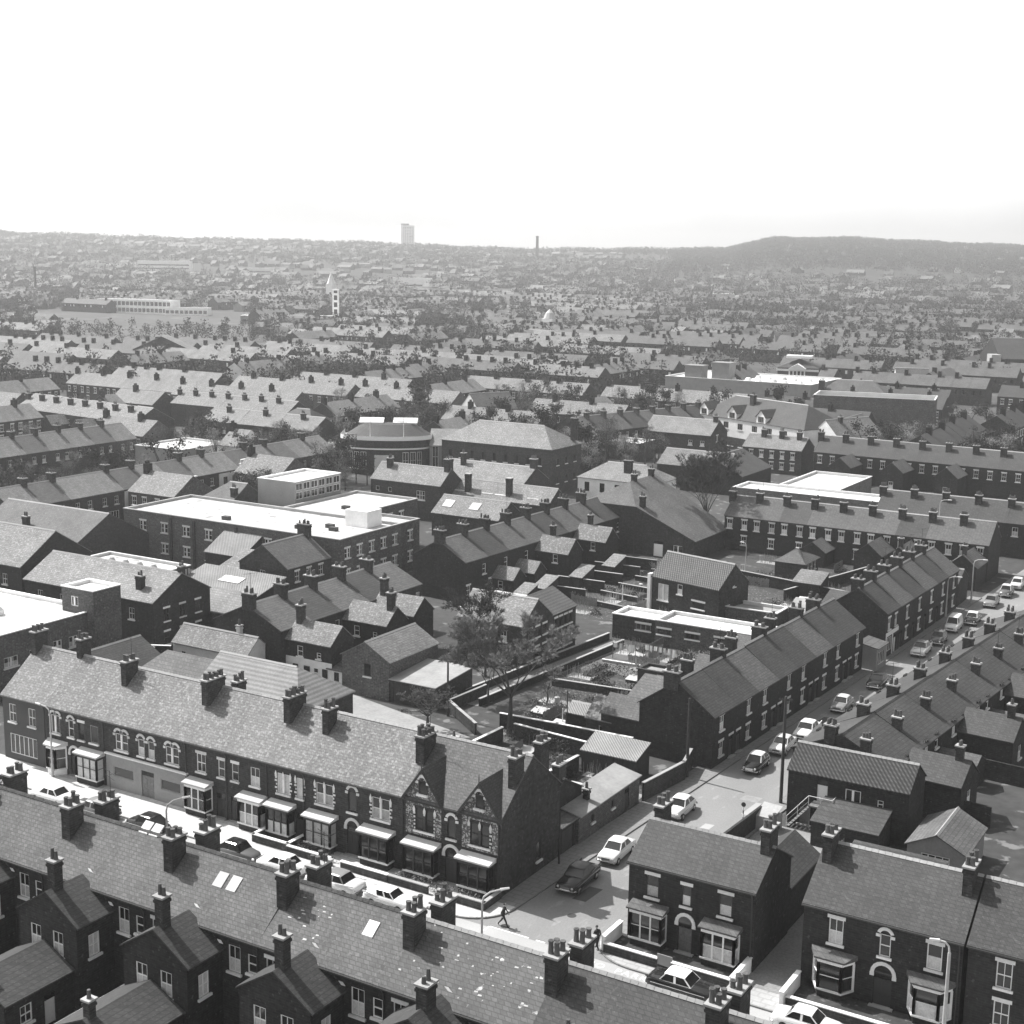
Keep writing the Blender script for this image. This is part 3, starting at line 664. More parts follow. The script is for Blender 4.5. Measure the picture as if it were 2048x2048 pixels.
# ------------------------------------------------------------ south side: roofs in the foreground (seen from behind)
for i in range(-1, 6):
    x = -71.2+9.25*i
    rm = ('slate_mid', 'slate_mid', 'slate_mid', 'slate_mid', 'slate_lichen', 'slate_dark', 'slate_dark')[i+1]
    lab = {-1: 'terraced house at the left edge of the foreground row, roof cut by the picture edge', 0: 'foreground terraced house with pale smear across its slates and a chimneyed wing', 1: 'foreground terraced house with two pale rooflights and a pale-topped wing chimney',
           2: 'foreground terraced house with patched slates and one bright white rooflight', 3: 'foreground terraced house whose dark slates are spotted with white lichen',
           4: 'foreground terraced house with smooth dark slates opposite the junction', 5: 'foreground terraced house at the right end of the near row'}[i]
    stk = [dict(x=.15, y=5.4, w=.75, d=1.5, pots=4, lod=0, h=1.9, aerial=i in (0, 2)), dict(x=.25, y=2.3, w=.75, d=1.25, pots=4, lod=0, h=1.9)]
    h = house(lab, (x, 59.5), 9.25, 6.8, 6.95, 9.58 if i < 2 else 9.42, ends='gn' if i == -1 else ('ng' if i == 5 else 'nn'), rm=rm, lod=0, wm='brick_dark',
              front=[W(.9, 4.2, .95, 1.75, 'SLC'), W(7.2, 4.3, .95, 1.7, 'SC'), W(8.6, 4.6, .7, 1.2, 'S')], stacks=stk, ridge='slate_dark' if i < 3 else 'stone_grey', oh=.3)
    # rear wing with its gable to the camera
    wx = 3.6
    w, ro = wing(h, (wx+2.6, -3.0), 3.0, 5.2, 5.7, 7.35, rot=90, ends='gn', rm='slate_dark', wm='brick_dark', left=[W(1.5, 3.3, .95, 1.6, 'SC'), W(3.5, 3.3, .95, 1.6, 'SC')], front=[W(1.4, 3.2, .9, 1.5, 'SF')],
                 stacks=[dict(x=.8, y=2.6, w=.65, d=.65, pots=2, h=1.9)] if i != 3 else [dict(x=1.6, y=2.6, w=.9, d=.7, pots=2, h=1.4)])
    f = MB(); f.slab([(wx+2.45, -.05, 5.95), (wx+2.75, -.05, 5.95), (wx+.14, .55, 7.55), (wx-.1, .55, 7.55)], .05); f.build('flashing', 'stone', h)
    # low scullery in front of the wing
    wing(h, (wx+2.3, -8.4), 5.3, 5.0, 2.9, 4.1, rot=90, ends='gn', rm='slate_dark', wm='brick_dark', wname='scullery', rname='scullery_roof', front=[W(1.6, 1.0, .9, 1.2, 'S'), ('d', 3.4, .1, .85, 2.0, 'W' if i == 0 else 'G')],
         stacks=[dict(x=.5, y=2.5, w=.5, d=.5, pots=1, h=1.1)])
    if i in (1, 2, 0):
        for q in ((3.9, 5.0) if i == 1 else ((6.2,) if i == 2 else (5.4, 6.3))):
            m = MB(); y0, y1 = (1.7, 2.5) if i != 0 else (3.2, 3.9)
            z = lambda y: 6.95+(2.63 if i < 2 else 2.47)/3.4*y+.1
            m.slab([(q, y0, z(y0)+.03), (q+.75, y0, z(y0)+.03), (q+.75, y1, z(y1)+.03), (q, y1, z(y1)+.03)], .08)
            m.build('rooflight', 'lead' if i != 2 else 'paint_white', h)
    if i in (2, 3):
        m = MB()
        for _ in range(16 if i == 2 else 34):
            q = RND.uniform(.9, 3.6) if i == 2 else RND.uniform(.6, 8.6); y = RND.uniform(.5, 2.6) if i == 2 else RND.uniform(.2, 3.0); z = 6.95+2.47/3.4*y+.075; s = RND.uniform(.05, .3); t_ = RND.uniform(.04, .1)
            m.poly([(q, y, z), (q+s, y+.02, z+.016), (q+s*.9, y+t_, z+t_*.74), (q+.01, y+t_*.9, z+t_*.68)])
        m.build('slate_patches', 'lead', h)
    occupy(x, 50, x+9.25, 60)
wall('brick yard wall behind the foreground houses at lower left', [(-71.5, 51.0), (-71.5, 56.3)], 2.0, m='brick_dark')
wall('brick yard wall between two foreground wings', [(-62.2, 51.0), (-62.2, 59.4)], 2.0, m='brick_dark')
wall('brick yard wall under the lichened foreground roof', [(-53.0, 51.0), (-53.0, 59.4)], 2.0, m='brick_dark')

# ------------------------------------------------------------ right-hand houses on the main street
h = house('square brick house right of the junction with two pale box bays and an arched door', (-40.4, 83.7), 9.3, 6.6, 5.9, 7.75, lod=0, wm='brick_dark', rm='slate_dark',
      front=[W(1.8, 3.55, .95, 1.6, 'LDC'), W(4.35, 3.55, .7, 1.5, 'LDC'), W(7.2, 3.55, .95, 1.6, 'LDC'), ('b', 1.75, 0, 2.3, 0, 'Wk'), ('d', 4.35, .1, 1.0, 2.3, 'AHG'), ('b', 7.1, 0, 2.3, 0, 'WkC')],
      stacks=[dict(x=.5, y=4.2, w=.6, d=1.6, pots=4, lod=0, h=1.5), dict(x=8.8, y=3.4, w=.6, d=1.7, pots=4, lod=0, h=1.5)])
wing(h, (9.2, 6.6), 6.5, 4.0, 3.6, 5.0, rot=90, ends='ng', rm='slate_dark', wm='brick_dark')
wall('pale end wall stepping up beside the square house at the junction', [(-40.9, 81.1), (-40.9, 83.6)], 1.15, .24, 'whitewash', 'stone')
wall('low front wall with pale coping left of the square house gate', [(-40.7, 80.95), (-36.9, 80.95)], .75)
wall('low front wall with pale coping right of the square house gate', [(-35.6, 80.95), (-31.6, 80.95)], .75)
wall('pale end wall with a square pier left of the cobbled drive', [(-31.3, 80.6), (-31.3, 83.6)], 1.15, .24, 'whitewash', 'stone')
wall('pale end wall with a square pier right of the cobbled drive', [(-27.9, 80.6), (-27.9, 83.6)], 1.15, .24, 'whitewash', 'stone')
wall('low front wall before the canted-bay house at lower right', [(-27.6, 80.95), (-17.8, 80.95)], .75)
mb = MB(); mb.box(-.55, -.03, 0, .55, .03, 1.0); tag(mb.build('garden_gate', 'paint_grey', None, (-36.25, 80.95, .13)), 'pale wooden gate between the low walls of the square house', 'gate')
h = house('dark brick house at lower right with canted bays and round stone arches', (-27.9, 84.0), 10.2, 8.0, 6.0, 8.7, lod=0, wm='brick_dark', rm='slate_dark',
      front=[W(2.2, 3.6, .95, 1.7, 'SLC'), W(5.4, 3.6, .72, 1.5, 'SA'), W(8.5, 3.6, .95, 1.7, 'LC'), ('b', 2.2, 0, 2.6, 0, 'Wck'), ('d', 5.4, .1, 1.15, 2.4, 'A'), ('b', 8.4, 0, 2.6, 0, 'WckC')],
      stacks=[dict(x=.5, y=3.3, w=.6, d=1.6, pots=4, lod=0, h=1.5), dict(x=9.6, y=3.3, w=.6, d=1.6, pots=4, lod=0, h=1.5)])
house('dark brick house at the right edge of the picture beyond the tall lamp', (-17.4, 84.0), 9.5, 8.0, 6.0, 8.7, lod=0, wm='brick_dark', rm='slate_dark', front=[W(2.2, 1.1, .95, 1.6, 'SL'), W(6, 3.6, .95, 1.7, 'SL'), W(2.2, 3.6, .95, 1.7, 'SL')], stacks=[dict(x=4.6, y=3, w=.6, d=1.6, pots=4, lod=0, h=1.5)])
# pantiled workshop with outside stair
h = house('two-storey workshop with ribbed pantile roof and an outside stair', (-38.4, 109.6), 10.2, 4.6, 4.8, 6.4, wm='brick_dark', rm='pantile_dark', name='workshop', cat='workshop', lod=0, gutter=False,
      front=[('d', 3.0, 2.3, .9, 2.0, 'W'), W(5.6, 2.8, 1.3, 1.2, 'T'), W(7.9, 2.9, .5, .7, 'S'), ('d', 1.6, .05, .9, 2.0, 'G')])
s = MB(); s.box(2.2, -1.0, 2.15, 4.2, -.003, 2.27); s.box(4.05, -.95, 0, 4.15, -.85, 2.15); s.box(2.25, -.95, 0, 2.35, -.85, 2.15)
for k in range(9): s.box(.4+k*.2, -1.0, .24*k+.05, .62+k*.2, -.1, .24*k+.1)
so = s.build('outside_stair', 'wood_grey', h)
s = MB(); s.path([(.4, -.97, .95), (2.2, -.97, 3.1), (4.2, -.97, 3.1), (4.2, -.05, 3.1)], .03, 5); s.path([(.4, -.97, .5), (2.2, -.97, 2.6)], .02, 4)
for q in ((.4, .05, .95), (1.3, 1.1, 2.0), (2.2, 2.27, 3.1), (3.2, 2.27, 3.1), (4.2, 2.27, 3.1)): s.tube((q[0], -.97, q[1]), (q[0], -.97, q[2]), .03, n=5)
s.build('handrail', 'stone', so)
shed('low dark outhouse with sloping roof below the workshop stair', (-35.0, 106.0), 5.5, 3.4, 2.2, 3.0, wm='brick_dark', rm='slate_dark', roof='mono')
shed('grey rendered garage with a row of small panes under its gable', (-22.6, 105.2), 6.5, 4.4, 2.4, 3.5, 90, wm='render_grey', rm='slate_mid', name='garage', cat='garage', left=[W(2.2, 1.3, 2.2, .6, 'Mx')])
shed('low dark brick store with flat top behind the canted-bay house', (-30.0, 96.5), 7, 5, 2.6, 3.2, wm='brick_dark', rm='slate_dark', roof='mono')
wall('dark yard wall along the right kerb of the side street', [(-40.7, 91), (-40.4, 99), (-39.9, 108.6)], 1.7, m='brick_dark', cope=None)
mb = MB(); mb.prism([(-.9, -.8), (.8, -.9), (1.0, .8), (-.7, 1.0)], 0, 1.3); mb.slab([(-.9, -.8, 1.304), (.8, -.9, 1.304), (1.0, .8, 1.9), (-.7, 1.0, 1.9)], .004); tag(mb.build('tarpaulin_stack', 'stone_grey', None, (-39.2, 107.3, 0)), 'pale sheeted stack in the yard corner beside the telegraph pole', 'tarpaulin')
# ------------------------------------------------------------ cars of about 1960
def loft(mb, secs, m=0, close=True):
    base = len(mb.v); n = len(secs[0])
    for s in secs: mb.v.extend(s)
    for i in range(len(secs)-1):
        for k in range(n-1):
            a = base+i*n+k; mb.f.append((a, a+1, a+n+1, a+n)); mb.m.append(m)
        if close: a = base+i*n; mb.f.append((a+n-1, a, a+n, a+2*n-1)); mb.m.append(m)
    if close:
        mb.f.append(tuple(base+k for k in range(n))[::-1]); mb.m.append(m); mb.f.append(tuple(base+(len(secs)-1)*n+k for k in range(n))); mb.m.append(m)
CARS = {}
def car(style, paint, roofpaint, label, x, y, heading, group='cars parked along the streets'):
    """heading: degrees, direction the bonnet points"""
    L, Wd, H = dict(saloon=(4.25, 1.62, 1.48), round=(4.1, 1.6, 1.55), fin=(3.95, 1.5, 1.42), van=(4.1, 1.65, 1.85), long=(4.6, 1.75, 1.5))[style]
    key = (style, paint, roofpaint)
    if key in CARS:
        o = copy_tree(CARS[key])
    else:
        o = thing('parked_car', None, 'car', (0, 0, 0)); hw = Wd/2; hl = L/2
        b = MB()
        if style == 'round': prof = [(-hl, .42, .62, .66), (-hl+.12, .3, .76, .8), (-hl+.7, .26, .95, .94), (-.9, .24, 1.02, 1), (.35, .24, 1.03, 1), (.75, .24, 1.0, .93), (hl-.35, .26, .9, .78), (hl-.08, .32, .76, .66), (hl, .42, .62, .55)]
        elif style == 'van': prof = [(-hl, .35, .95, .95), (-hl+.1, .28, 1.05, 1), (-.9, .24, 1.06, 1), (.75, .24, 1.06, 1), (1.1, .24, 1.0, .97), (hl-.2, .28, .92, .93), (hl, .36, .74, .85)]
        else: prof = [(-hl, .38, .7, .9), (-hl+.06, .3, .86, .95), (-hl+.5, .26, .93, .98), (-.9, .24, .97, 1), (.5, .24, .97, 1), (.95, .24, .94, .98), (hl-.3, .26, .88, .95), (hl-.05, .32, .8, .92), (hl, .4, .66, .9)]
        secs = []
        for (yy, zb, zt, k) in prof:
            w = hw*k; zm = zb+(zt-zb)*.55
            secs.append([(-w*.9, yy, zb), (-w, yy, zb+.12), (-w, yy, zm), (-w*.97, yy, zt-.07), (-w*.86, yy, zt), (0, yy, zt+.035), (w*.86, yy, zt), (w*.97, yy, zt-.07), (w, yy, zm), (w, yy, zb+.12), (w*.9, yy, zb)])
        loft(b, secs)
        body_ = b.build('body', [paint], o, smooth=True)
        zc = .96 if style != 'van' else 1.05
        # glasshouse stations: base front, roof front, roof rear, base rear
        bf, rf, rr, brr = dict(saloon=(.95, .4, -.75, -1.25), round=(.85, .4, -.8, -1.6), fin=(.8, .35, -.85, -.75), van=(1.05, .65, -hl+.1, -hl+.04), long=(.9, .35, -.95, -1.35))[style]
        wb, wt = hw*.9, hw*.74
        A = [(-wb, bf, zc), (wb, bf, zc), (wb, brr, zc), (-wb, brr, zc)]; T = [(-wt, rf, H-.06), (wt, rf, H-.06), (wt, rr, H-.06), (-wt, rr, H-.06)]
        def lerp(p, q, t): return tuple(p[i]+(q[i]-p[i])*t for i in range(3))
        def quad(p, q, r, s, inset=.06, out=.006):
            c = [(p[i]+q[i]+r[i]+s[i])/4 for i in range(3)]
            nrm = (Vector(q)-Vector(p)).cross(Vector(s)-Vector(p)).normalized()
            if nrm.dot(Vector(c)-Vector((0, -.2, 1.1))) < 0: nrm = -nrm
            return [tuple(Vector(lerp(v, c, inset*2))+nrm*out) for v in (p, q, r, s)]
        g = MB()
        for k in range(4): g.poly([A[k], A[(k+1) % 4], T[(k+1) % 4], T[k]])
        def rs(yy, z, s): return [(-wt*s*1.03, yy, z-.05), (-wt*s*.85, yy, z+.005), (0, yy, z+.035), (wt*s*.85, yy, z+.005), (wt*s*1.03, yy, z-.05)]
        loft(g, [rs(rf+.07, H-.05, .98), rs(rf-.1, H-.01, 1), rs((rf+rr)/2, H, 1), rs(rr+.1, H-.01, 1), rs(rr-.07, H-.05, .98)], close=False)
        g.build('roof', [roofpaint], o, smooth=False)
        for nm, q in (('windscreen', (A[0], A[1], T[1], T[0])), ('rear_window', (A[3], A[2], T[2], T[3]))):
            p = MB(); p.poly(quad(*q, .05)); p.build(nm, 'glass', o)
        for k, (p0, p1, t1, t0) in enumerate(((A[1], A[2], T[2], T[1]), (A[0], A[3], T[3], T[0]))):
            p = MB()
            if style == 'van': p.poly(quad(p0, lerp(p0, p1, .3), lerp(t0, t1, .26), t0, .08))
            else:
                p.poly(quad(p0, lerp(p0, p1, .5), lerp(t0, t1, .48), t0, .08)); p.poly(quad(lerp(p0, p1, .52), p1, t1, lerp(t0, t1, .5), .08))
            p.build('side_window', 'glass', o)
        for sx in (-1, 1):
            for yy in (hl-.75, -hl+.85):
                w = MB(); w.tube((sx*(hw-.17), yy, .31), (sx*(hw+.015), yy, .31), .31, .3, 14); wo = w.build('wheel', 'rubber', o)
                w = MB(); w.tube((sx*(hw+.016), yy, .31), (sx*(hw+.03), yy, .31), .17, .13, 10); w.build('hubcap', 'chrome', wo)
            w = MB(); w.tube((sx*hw*.66, hl-.1, .66), (sx*hw*.66, hl+.03, .66), .1, .09, 10); w.build('headlight', 'lamp_glass', o)
            w = MB(); w.tube((sx*hw*.72, -hl+.06, .66), (sx*hw*.72, -hl-.02, .66), .06, .05, 8); w.build('tail_light', 'paint_grey', o)
            if style in ('fin', 'long'): 
                w = MB(); w.slab([(sx*hw*.95, -.6, .97), (sx*hw*.99, -.6, .96), (sx*hw*.97, -hl+.02, 1.06), (sx*hw*.88, -hl+.02, 1.05)], .1); w.build('tail_fin', paint, o)
        for yy, s in ((hl+.05, 1), (-hl-.05, -1)):
            w = MB(); w.path([(-hw*.97, yy-s*.22, .45), (-hw*.85, yy, .45), (hw*.85, yy, .45), (hw*.97, yy-s*.22, .45)], .065, 6); w.build('bumper', 'chrome', o)
        w = MB(); w.box(-hw*.45, hl-.02, .5, hw*.45, hl+.035, .72)
        w.build('grille', 'chrome', o)
        w = MB(); [w.box(sx*(hw+.001)-.012, -hl+.4, .68, sx*(hw+.001)+.012, hl-.4, .715) for sx in (-1, 1)]; w.build('trim_strip', 'chrome', body_)
        CARS[key] = o
    o.location = (x, y, .016); o.rotation_euler = (0, 0, radians(heading-90))
    o['label'] = label; o['category'] = 'car' if style != 'van' else 'van'; o['group'] = group
    if style == 'van': o.name = 'parked_van'
    return o
K1 = -87.2
for st, p, r, lab, x, y, hd in (
    ('saloon', 'car_dark', 'car_grey', 'dark car with grey roof at the left edge before the dark shop', -101.6, 78.6, 0),
    ('saloon', 'car_white', 'car_white', 'white saloon parked below the lamp with the curved arm, before the arched door', -93.0, 79.0, 180),
    ('long', 'car_mid', 'car_grey', 'grey car half hidden behind foreground chimneys, before the pale rendered front', -87.8, 78.9, 180),
    ('round', 'car_dark', 'car_dark', 'shiny dark rounded car parked before the white bay windows', -81.6, 78.9, 180),
    ('round', 'car_mid', 'car_dark', 'old dark car with swept wings beside the small walled front plot', -71.9, 78.8, 0),
    ('saloon', 'car_white', 'car_cream', 'white saloon partly behind a foreground chimney, nose to the old dark car', -67.4, 78.9, 180),
    ('long', 'car_white', 'car_grey', 'white car with a grey roof before the double-fronted house', -62.3, 78.8, 180),
    ('fin', 'car_white', 'car_white', 'small white two-door car parked nearest the junction lamp', -57.2, 78.7, 0),
    ('long', 'car_dark', 'car_white', 'dark car with a white roof on the road lettering before the square house', -34.0, 78.9, 0),
    ('saloon', 'car_white', 'car_white', 'white car cut by the bottom edge, before the canted-bay house', -25.6, 78.9, 0),
    ('long', 'car_dark', 'car_dark', 'black car parked in shade by the gable of the corner house', -47.4, 89.4, 90+K1),
    ('saloon', 'car_white', 'car_white', 'white saloon behind the black car in the side street mouth', -47.2, 95.4, K1),
    ('round', 'car_white', 'car_white', 'small white rounded car alone on the sunny stretch above the yard wall', -46.6, 106.2, K1),
    ('round', 'car_dark', 'car_white', 'two-tone car, dark bonnet and pale roof, first along the left terrace', -45.15, 119.9, K1),
    ('saloon', 'car_white', 'car_cream', 'white saloon second along the left terrace', -44.85, 126.0, K1),
    ('long', 'car_white', 'car_white', 'long white saloon third along the left terrace', -44.35, 131.4, K1),
    ('saloon', 'car_grey', 'car_cream', 'grey saloon with pale roof alone in mid street between the terraces', -44.1, 141.5, K1),
    ('saloon', 'car_dark', 'car_dark', 'black saloon with white windscreen glare opposite the projecting shop', -43.4, 151.6, K1),
    ('long', 'car_white', 'car_grey', 'white car with pale grey roof beside the boarded corner shop', -42.9, 167.4, K1),
    ('round', 'car_mid', 'car_mid', 'small grey car close behind the white car by the corner shop', -42.4, 173.4, K1),
    ('van', 'car_white', 'car_white', 'white van halfway along the far terrace', -42.4, 180.6, K1),
    ('saloon', 'car_dark', 'car_white', 'dark car with white roof just beyond the white van', -41.2, 185.6, K1),
    ('saloon', 'car_grey', 'car_grey', 'grey saloon far up the side street beside the last lamp', -41.3, 196.6, K1),
    ('round', 'car_mid', 'car_cream', 'two-tone small car far up the side street, third from the far end', -40.9, 203.8, K1),
    ('saloon', 'car_cream', 'car_white', 'pale saloon far up the side street, second from the far end', -40.6, 209.6, K1),
    ('long', 'car_grey', 'car_white', 'furthest pale-roofed car at the top of the side street', -40.2, 219.0, K1)):
    hd = hd if hd in (0, 180) else 270+2.8
    car(st, p, r, lab, x, y, hd)

# ------------------------------------------------------------ people
def person(label, x, y, rz, pts, edges, coat, extra):
    me = bpy.data.meshes.new('person'); me.from_pydata([p[:3] for p in pts], edges, []); 
    o = bpy.data.objects.new('person', me); col.objects.link(o); o.location = (x, y, .016); o.rotation_euler = (0, 0, rz)
    md = o.modifiers.new('Skin', 'SKIN'); md.use_smooth_shade = True
    for i, p in enumerate(pts):
        v = me.skin_vertices[0].data[i]; v.radius = (p[3], p[4] if len(p) > 4 else p[3]); v.use_root = (i == 0)
    ss = o.modifiers.new('Subdivision', 'SUBSURF'); ss.levels = 1; ss.render_levels = 2
    me.materials.append(MATS[coat]); tag(o, label, 'person')
    h = MB(); hx, hy, hz = extra
    n = 10
    secs = [[(hx+r*cos(2*pi*k/n)*.9, hy+r*1.1*sin(2*pi*k/n), hz+dz) for k in range(n)] for dz, r in ((-.12, .045), (-.09, .075), (-.03, .092), (.03, .098), (.08, .09), (.11, .06), (.125, .02))]
    loft(h, secs); h.box(hx-.015, hy+.08, hz-.03, hx+.015, hy+.125, hz+.015)
    for s in (-1, 1): h.box(hx+s*.088-.012, hy-.02, hz-.03, hx+s*.088+.012, hy+.02, hz+.03); h.box(hx+s*.035-.012, hy+.095, hz+.012, hx+s*.035+.012, hy+.106, hz+.022, 1)
    h.box(hx-.028, hy+.09, hz-.062, hx+.028, hy+.1, hz-.053, 1)
    h.build('face', ['skin', 'hair'], o, smooth=True)
    h = MB(); loft(h, [[(hx+r*cos(2*pi*k/n)*.95, hy-.015+r*1.1*sin(2*pi*k/n), hz+dz) for k in range(n)] for dz, r in ((.02, .104), (.07, .1), (.11, .07), (.135, .025))]); h.build('hair', 'hair', o, smooth=True)
    for hxx, hyy, hzz in [p[:3] for p in pts if len(p) > 5]:
        q = MB()
        q.tube((hxx, hyy, hzz+.02), (hxx, hyy+.01, hzz-.07), .04, .036, 6)
        for j in range(4): q.tube((hxx-.01, hyy-.03+.02*j, hzz-.07), (hxx-.006, hyy-.02+.02*j, hzz-.14+.012*abs(j-1)), .011, .009, 5)
        q.tube((hxx, hyy+.035, hzz-.02), (hxx, hyy+.06, hzz-.08), .012, .009, 5)
        q.build('hand', 'skin', o)
    return o
stride = [(0, 0, .92, .15, .11), (0, .02, 1.15, .15, .1), (0, .05, 1.38, .17, .1), (0, .06, 1.5, .06, .06), (0, .08, 1.56, .05, .05),
          (.2, .05, 1.4, .065), (.24, -.1, 1.13, .05), (.23, -.02, .88, .035, .035, 1), (-.2, .05, 1.4, .065), (-.24, .16, 1.14, .05), (-.22, .33, .94, .035, .035, 1),
          (.1, .02, .86, .1), (.1, .2, .5, .075), (.1, .34, .09, .05), (.1, .46, .04, .04), (-.1, -.02, .86, .1), (-.1, -.12, .48, .075), (-.1, -.42, .13, .05), (-.1, -.36, .04, .04)]
se = [(0, 1), (1, 2), (2, 3), (3, 4), (2, 5), (5, 6), (6, 7), (2, 8), (8, 9), (9, 10), (0, 11), (11, 12), (12, 13), (13, 14), (0, 15), (15, 16), (16, 17), (17, 18)]
person('man in dark suit striding across the side street mouth near the corner lamp', -48.6, 80.5, radians(-75), stride, se, 'cloth_dark', (0, .1, 1.66))
coat = [(0, 0, .92, .19, .14), (0, .01, 1.15, .18, .12), (0, .04, 1.38, .19, .11), (0, .05, 1.5, .06, .06), (0, .07, 1.56, .05, .05),
        (.22, .04, 1.4, .07), (.25, -.06, 1.13, .055), (.24, .02, .9, .035, .035, 1), (-.22, .04, 1.4, .07), (-.25, .1, 1.14, .055), (-.23, .2, .92, .035, .035, 1),
        (0, 0, .62, .22, .17), (.1, .12, .45, .08), (.1, .22, .09, .05), (.1, .34, .04, .04), (-.1, -.08, .45, .08), (-.1, -.25, .11, .05), (-.1, -.15, .04, .04)]
ce = [(0, 1), (1, 2), (2, 3), (3, 4), (2, 5), (5, 6), (6, 7), (2, 8), (8, 9), (9, 10), (0, 11), (11, 12), (12, 13), (13, 14), (11, 15), (15, 16), (16, 17)]
person('man in long dark coat walking on the pavement beside the square house wall', -41.3, 80.9, radians(70), coat, ce, 'cloth_dark', (0, .09, 1.66)).location.z = .12

# ------------------------------------------------------------ lamps and poles
def lamp(label, x, y, h, ang, arm=1.3, z=.12, r=.09):
    o = thing('street_lamp', label, 'street lamp', (x, y, z), radians(ang), 'concrete street lamps')
    a = MB(); a.tube((0, 0, 0), (0, 0, 1.2), r*1.5, r*1.35, 8); a.tube((0, 0, 1.2), (0, 0, h-.7), r, r*.75, 8); a.build('post', 'concrete', o)
    a = MB(); pts = [(0, 0, h-.7), (.08*arm, 0, h-.3), (.4*arm, 0, h-.05), (arm, 0, h+.05)]; a.path(pts, .06, 6); a.build('arm', 'concrete', o)
    a = MB(); a.tube((arm-.1, 0, h+.04), (arm+.5, 0, h+.06), .1, .07, 6); a.build('lantern', 'lamp_glass', o); return o
lamp('concrete lamp with curved arm before the white bay and arched door at left', -97.5, 82.9, 6.5, 180)
lamp('concrete lamp rising behind the foreground ridge, before the rendered ground floor', -71.8, 71.2, 7.3, 60)
lamp('concrete lamp at the junction corner, rising behind the lichened foreground roof', -44.5, 71.1, 7.3, 50)
lamp('tall pale lamp post in front of the canted-bay house at lower right', -17.9, 81.2, 7.0, 200, .7, r=.13)
lamp('white lamp in the gardens below the bare tree, near the long rear terrace', -76.9, 195.8, 4.6, 180, .5, 0)
lamp('lamp at the top of the side street past the far terrace end', -43.9, 196.0, 6.2, 0)
lamp('curved lamp standing behind the long rear terrace roof', -57, 228, 8.6, 0, z=0)
lamp('lamp halfway along the kerb of the far left terrace', -44.9, 186.5, 5.5, 0)
def pole(label, x, y, h, arms=1, r=.13, m='wood_dark', name='telegraph_pole', cat='telegraph pole', z=0):
    o = thing(name, label, cat, (x, y, z), radians(20))
    a = MB(); a.tube((0, 0, 0), (0, 0, h), r, r*.75, 8); a.build('shaft', m, o)
    for k in range(arms):
        a = MB(); a.box(-.6, -.1, h-.35-k*.35, .6, -.02, h-.25-k*.35)
        for q in (-.5, -.25, .25, .5): a.tube((q, -.06, h-.25-k*.35), (q, -.06, h-.12-k*.35), .035, .03, 6)
        a.build('crossarm', 'wood_dark', o)
pole('dark telegraph pole on the right kerb beside the pantiled workshop', -40.15, 113.0, 9.8, 1, .16)
pole('dark pole at the near corner of the left terrace', -49.6, 114.2, 7.6, 0, .15)
pole('slim pole at the back corner of the twin-gabled house', -50.3, 91.6, 4.4, 0, .08)
pole('pole with small crossarm in the yard before the grey lean-to roof', -77.4, 116.6, 7.4, 1, .12, z=0)
pole('thin clothes post by the hut in the gardens', -65, 119.4, 4.2, 0, .07)
pole('white post against the garden wall by the small hut', -66.0, 120.3, 1.9, 0, .06, 'paint_white', 'post', 'post')
pole('slim white washing post in the gardens before the bare soil strips', -84.6, 170.5, 2.2, 0, .07, 'paint_white', 'post', 'post')
pole('white-topped post near the flat-roofed garages', -79.6, 168.0, 4.4, 0, .08, 'concrete', 'post', 'post')
o = thing('crossing_beacon', 'small round-headed sign post with striped shaft on the right of the side street', 'sign', (-41.0, 106.4, .02))
a = MB(); [a.tube((0, 0, k*.3), (0, 0, k*.3+.3), .05, .05, 8, k % 2) for k in range(6)]; a.build('post', ['paint_dark', 'paint_white'], o)
a = MB(); a.tube((0, -.03, 2.0), (0, .03, 2.0), .2, .2, 14); a.build('sign_disc', 'paint_dark', o)

# ------------------------------------------------------------ bare spring trees
def bare_tree(name, label, x, y, h, spread, seed, nt=2600, group=None, trunk_h=.28, forks=4, tw=.022, z=0, cm='twig'):
    R = random.Random(seed); a = MB(); c = MB(); tips = []
    def grow(p, d, L, r, lv):
        q = p
        segs = 3 if lv < 2 else 2
        for k in range(segs):
            d = (d+Vector((R.uniform(-1, 1), R.uniform(-1, 1), R.uniform(-.4, .7)))*(.13 if lv else .04)).normalized()
            n = q+d*(L/segs); r1 = r*(.82 if k < segs-1 else .7)
            a.tube(q, n, r, r1, 6 if lv < 2 else 4, cap=False); r = r1; q = n
            if lv >= 3: tips.append((q.copy(), d.copy(), L))
        if lv >= 5: return
        for k in range(forks if lv == 0 else R.choice((2, 3, 3))):
            az = R.uniform(0, 2*pi); t = R.uniform(.35, .95)
            nd = (d*1.0 + Vector((cos(az)*spread, sin(az)*spread, R.uniform(-.1, .35)))*t).normalized()
            grow(q, nd, L*R.uniform(.6, .85), r*.78, lv+1)
    grow(Vector((0, 0, 0)), Vector((0, 0, 1)), h*trunk_h, h*.022, 0)
    zmax = max(v[2] for v in a.v); s = h*.97/zmax
    a.v = [(v[0]*s, v[1]*s, v[2]*s) for v in a.v]
    for _ in range(nt):
        p, d, L = R.choice(tips); p = p*s
        d2 = (d+Vector((R.uniform(-1, 1), R.uniform(-1, 1), R.uniform(-.6, .9)))*.9).normalized(); l = R.uniform(.25, .75)*h*.075
        sd = d2.cross(Vector((R.uniform(-1, 1), R.uniform(-1, 1), R.uniform(-1, 1)))).normalized()*tw
        q = p+d2*l; c.poly([p-sd, p+sd, q]); m_ = p+d2*l*.5; e = m_+(d2+Vector((R.uniform(-1, 1), R.uniform(-1, 1), R.uniform(-1, 1)))).normalized()*l*.5
        c.poly([m_-sd*.7, m_+sd*.7, e])
    o = thing(name, label, 'tree', (x, y, z), 0, group)
    a.build('trunk', 'bark', o); c.build('crown', cm, o); return o
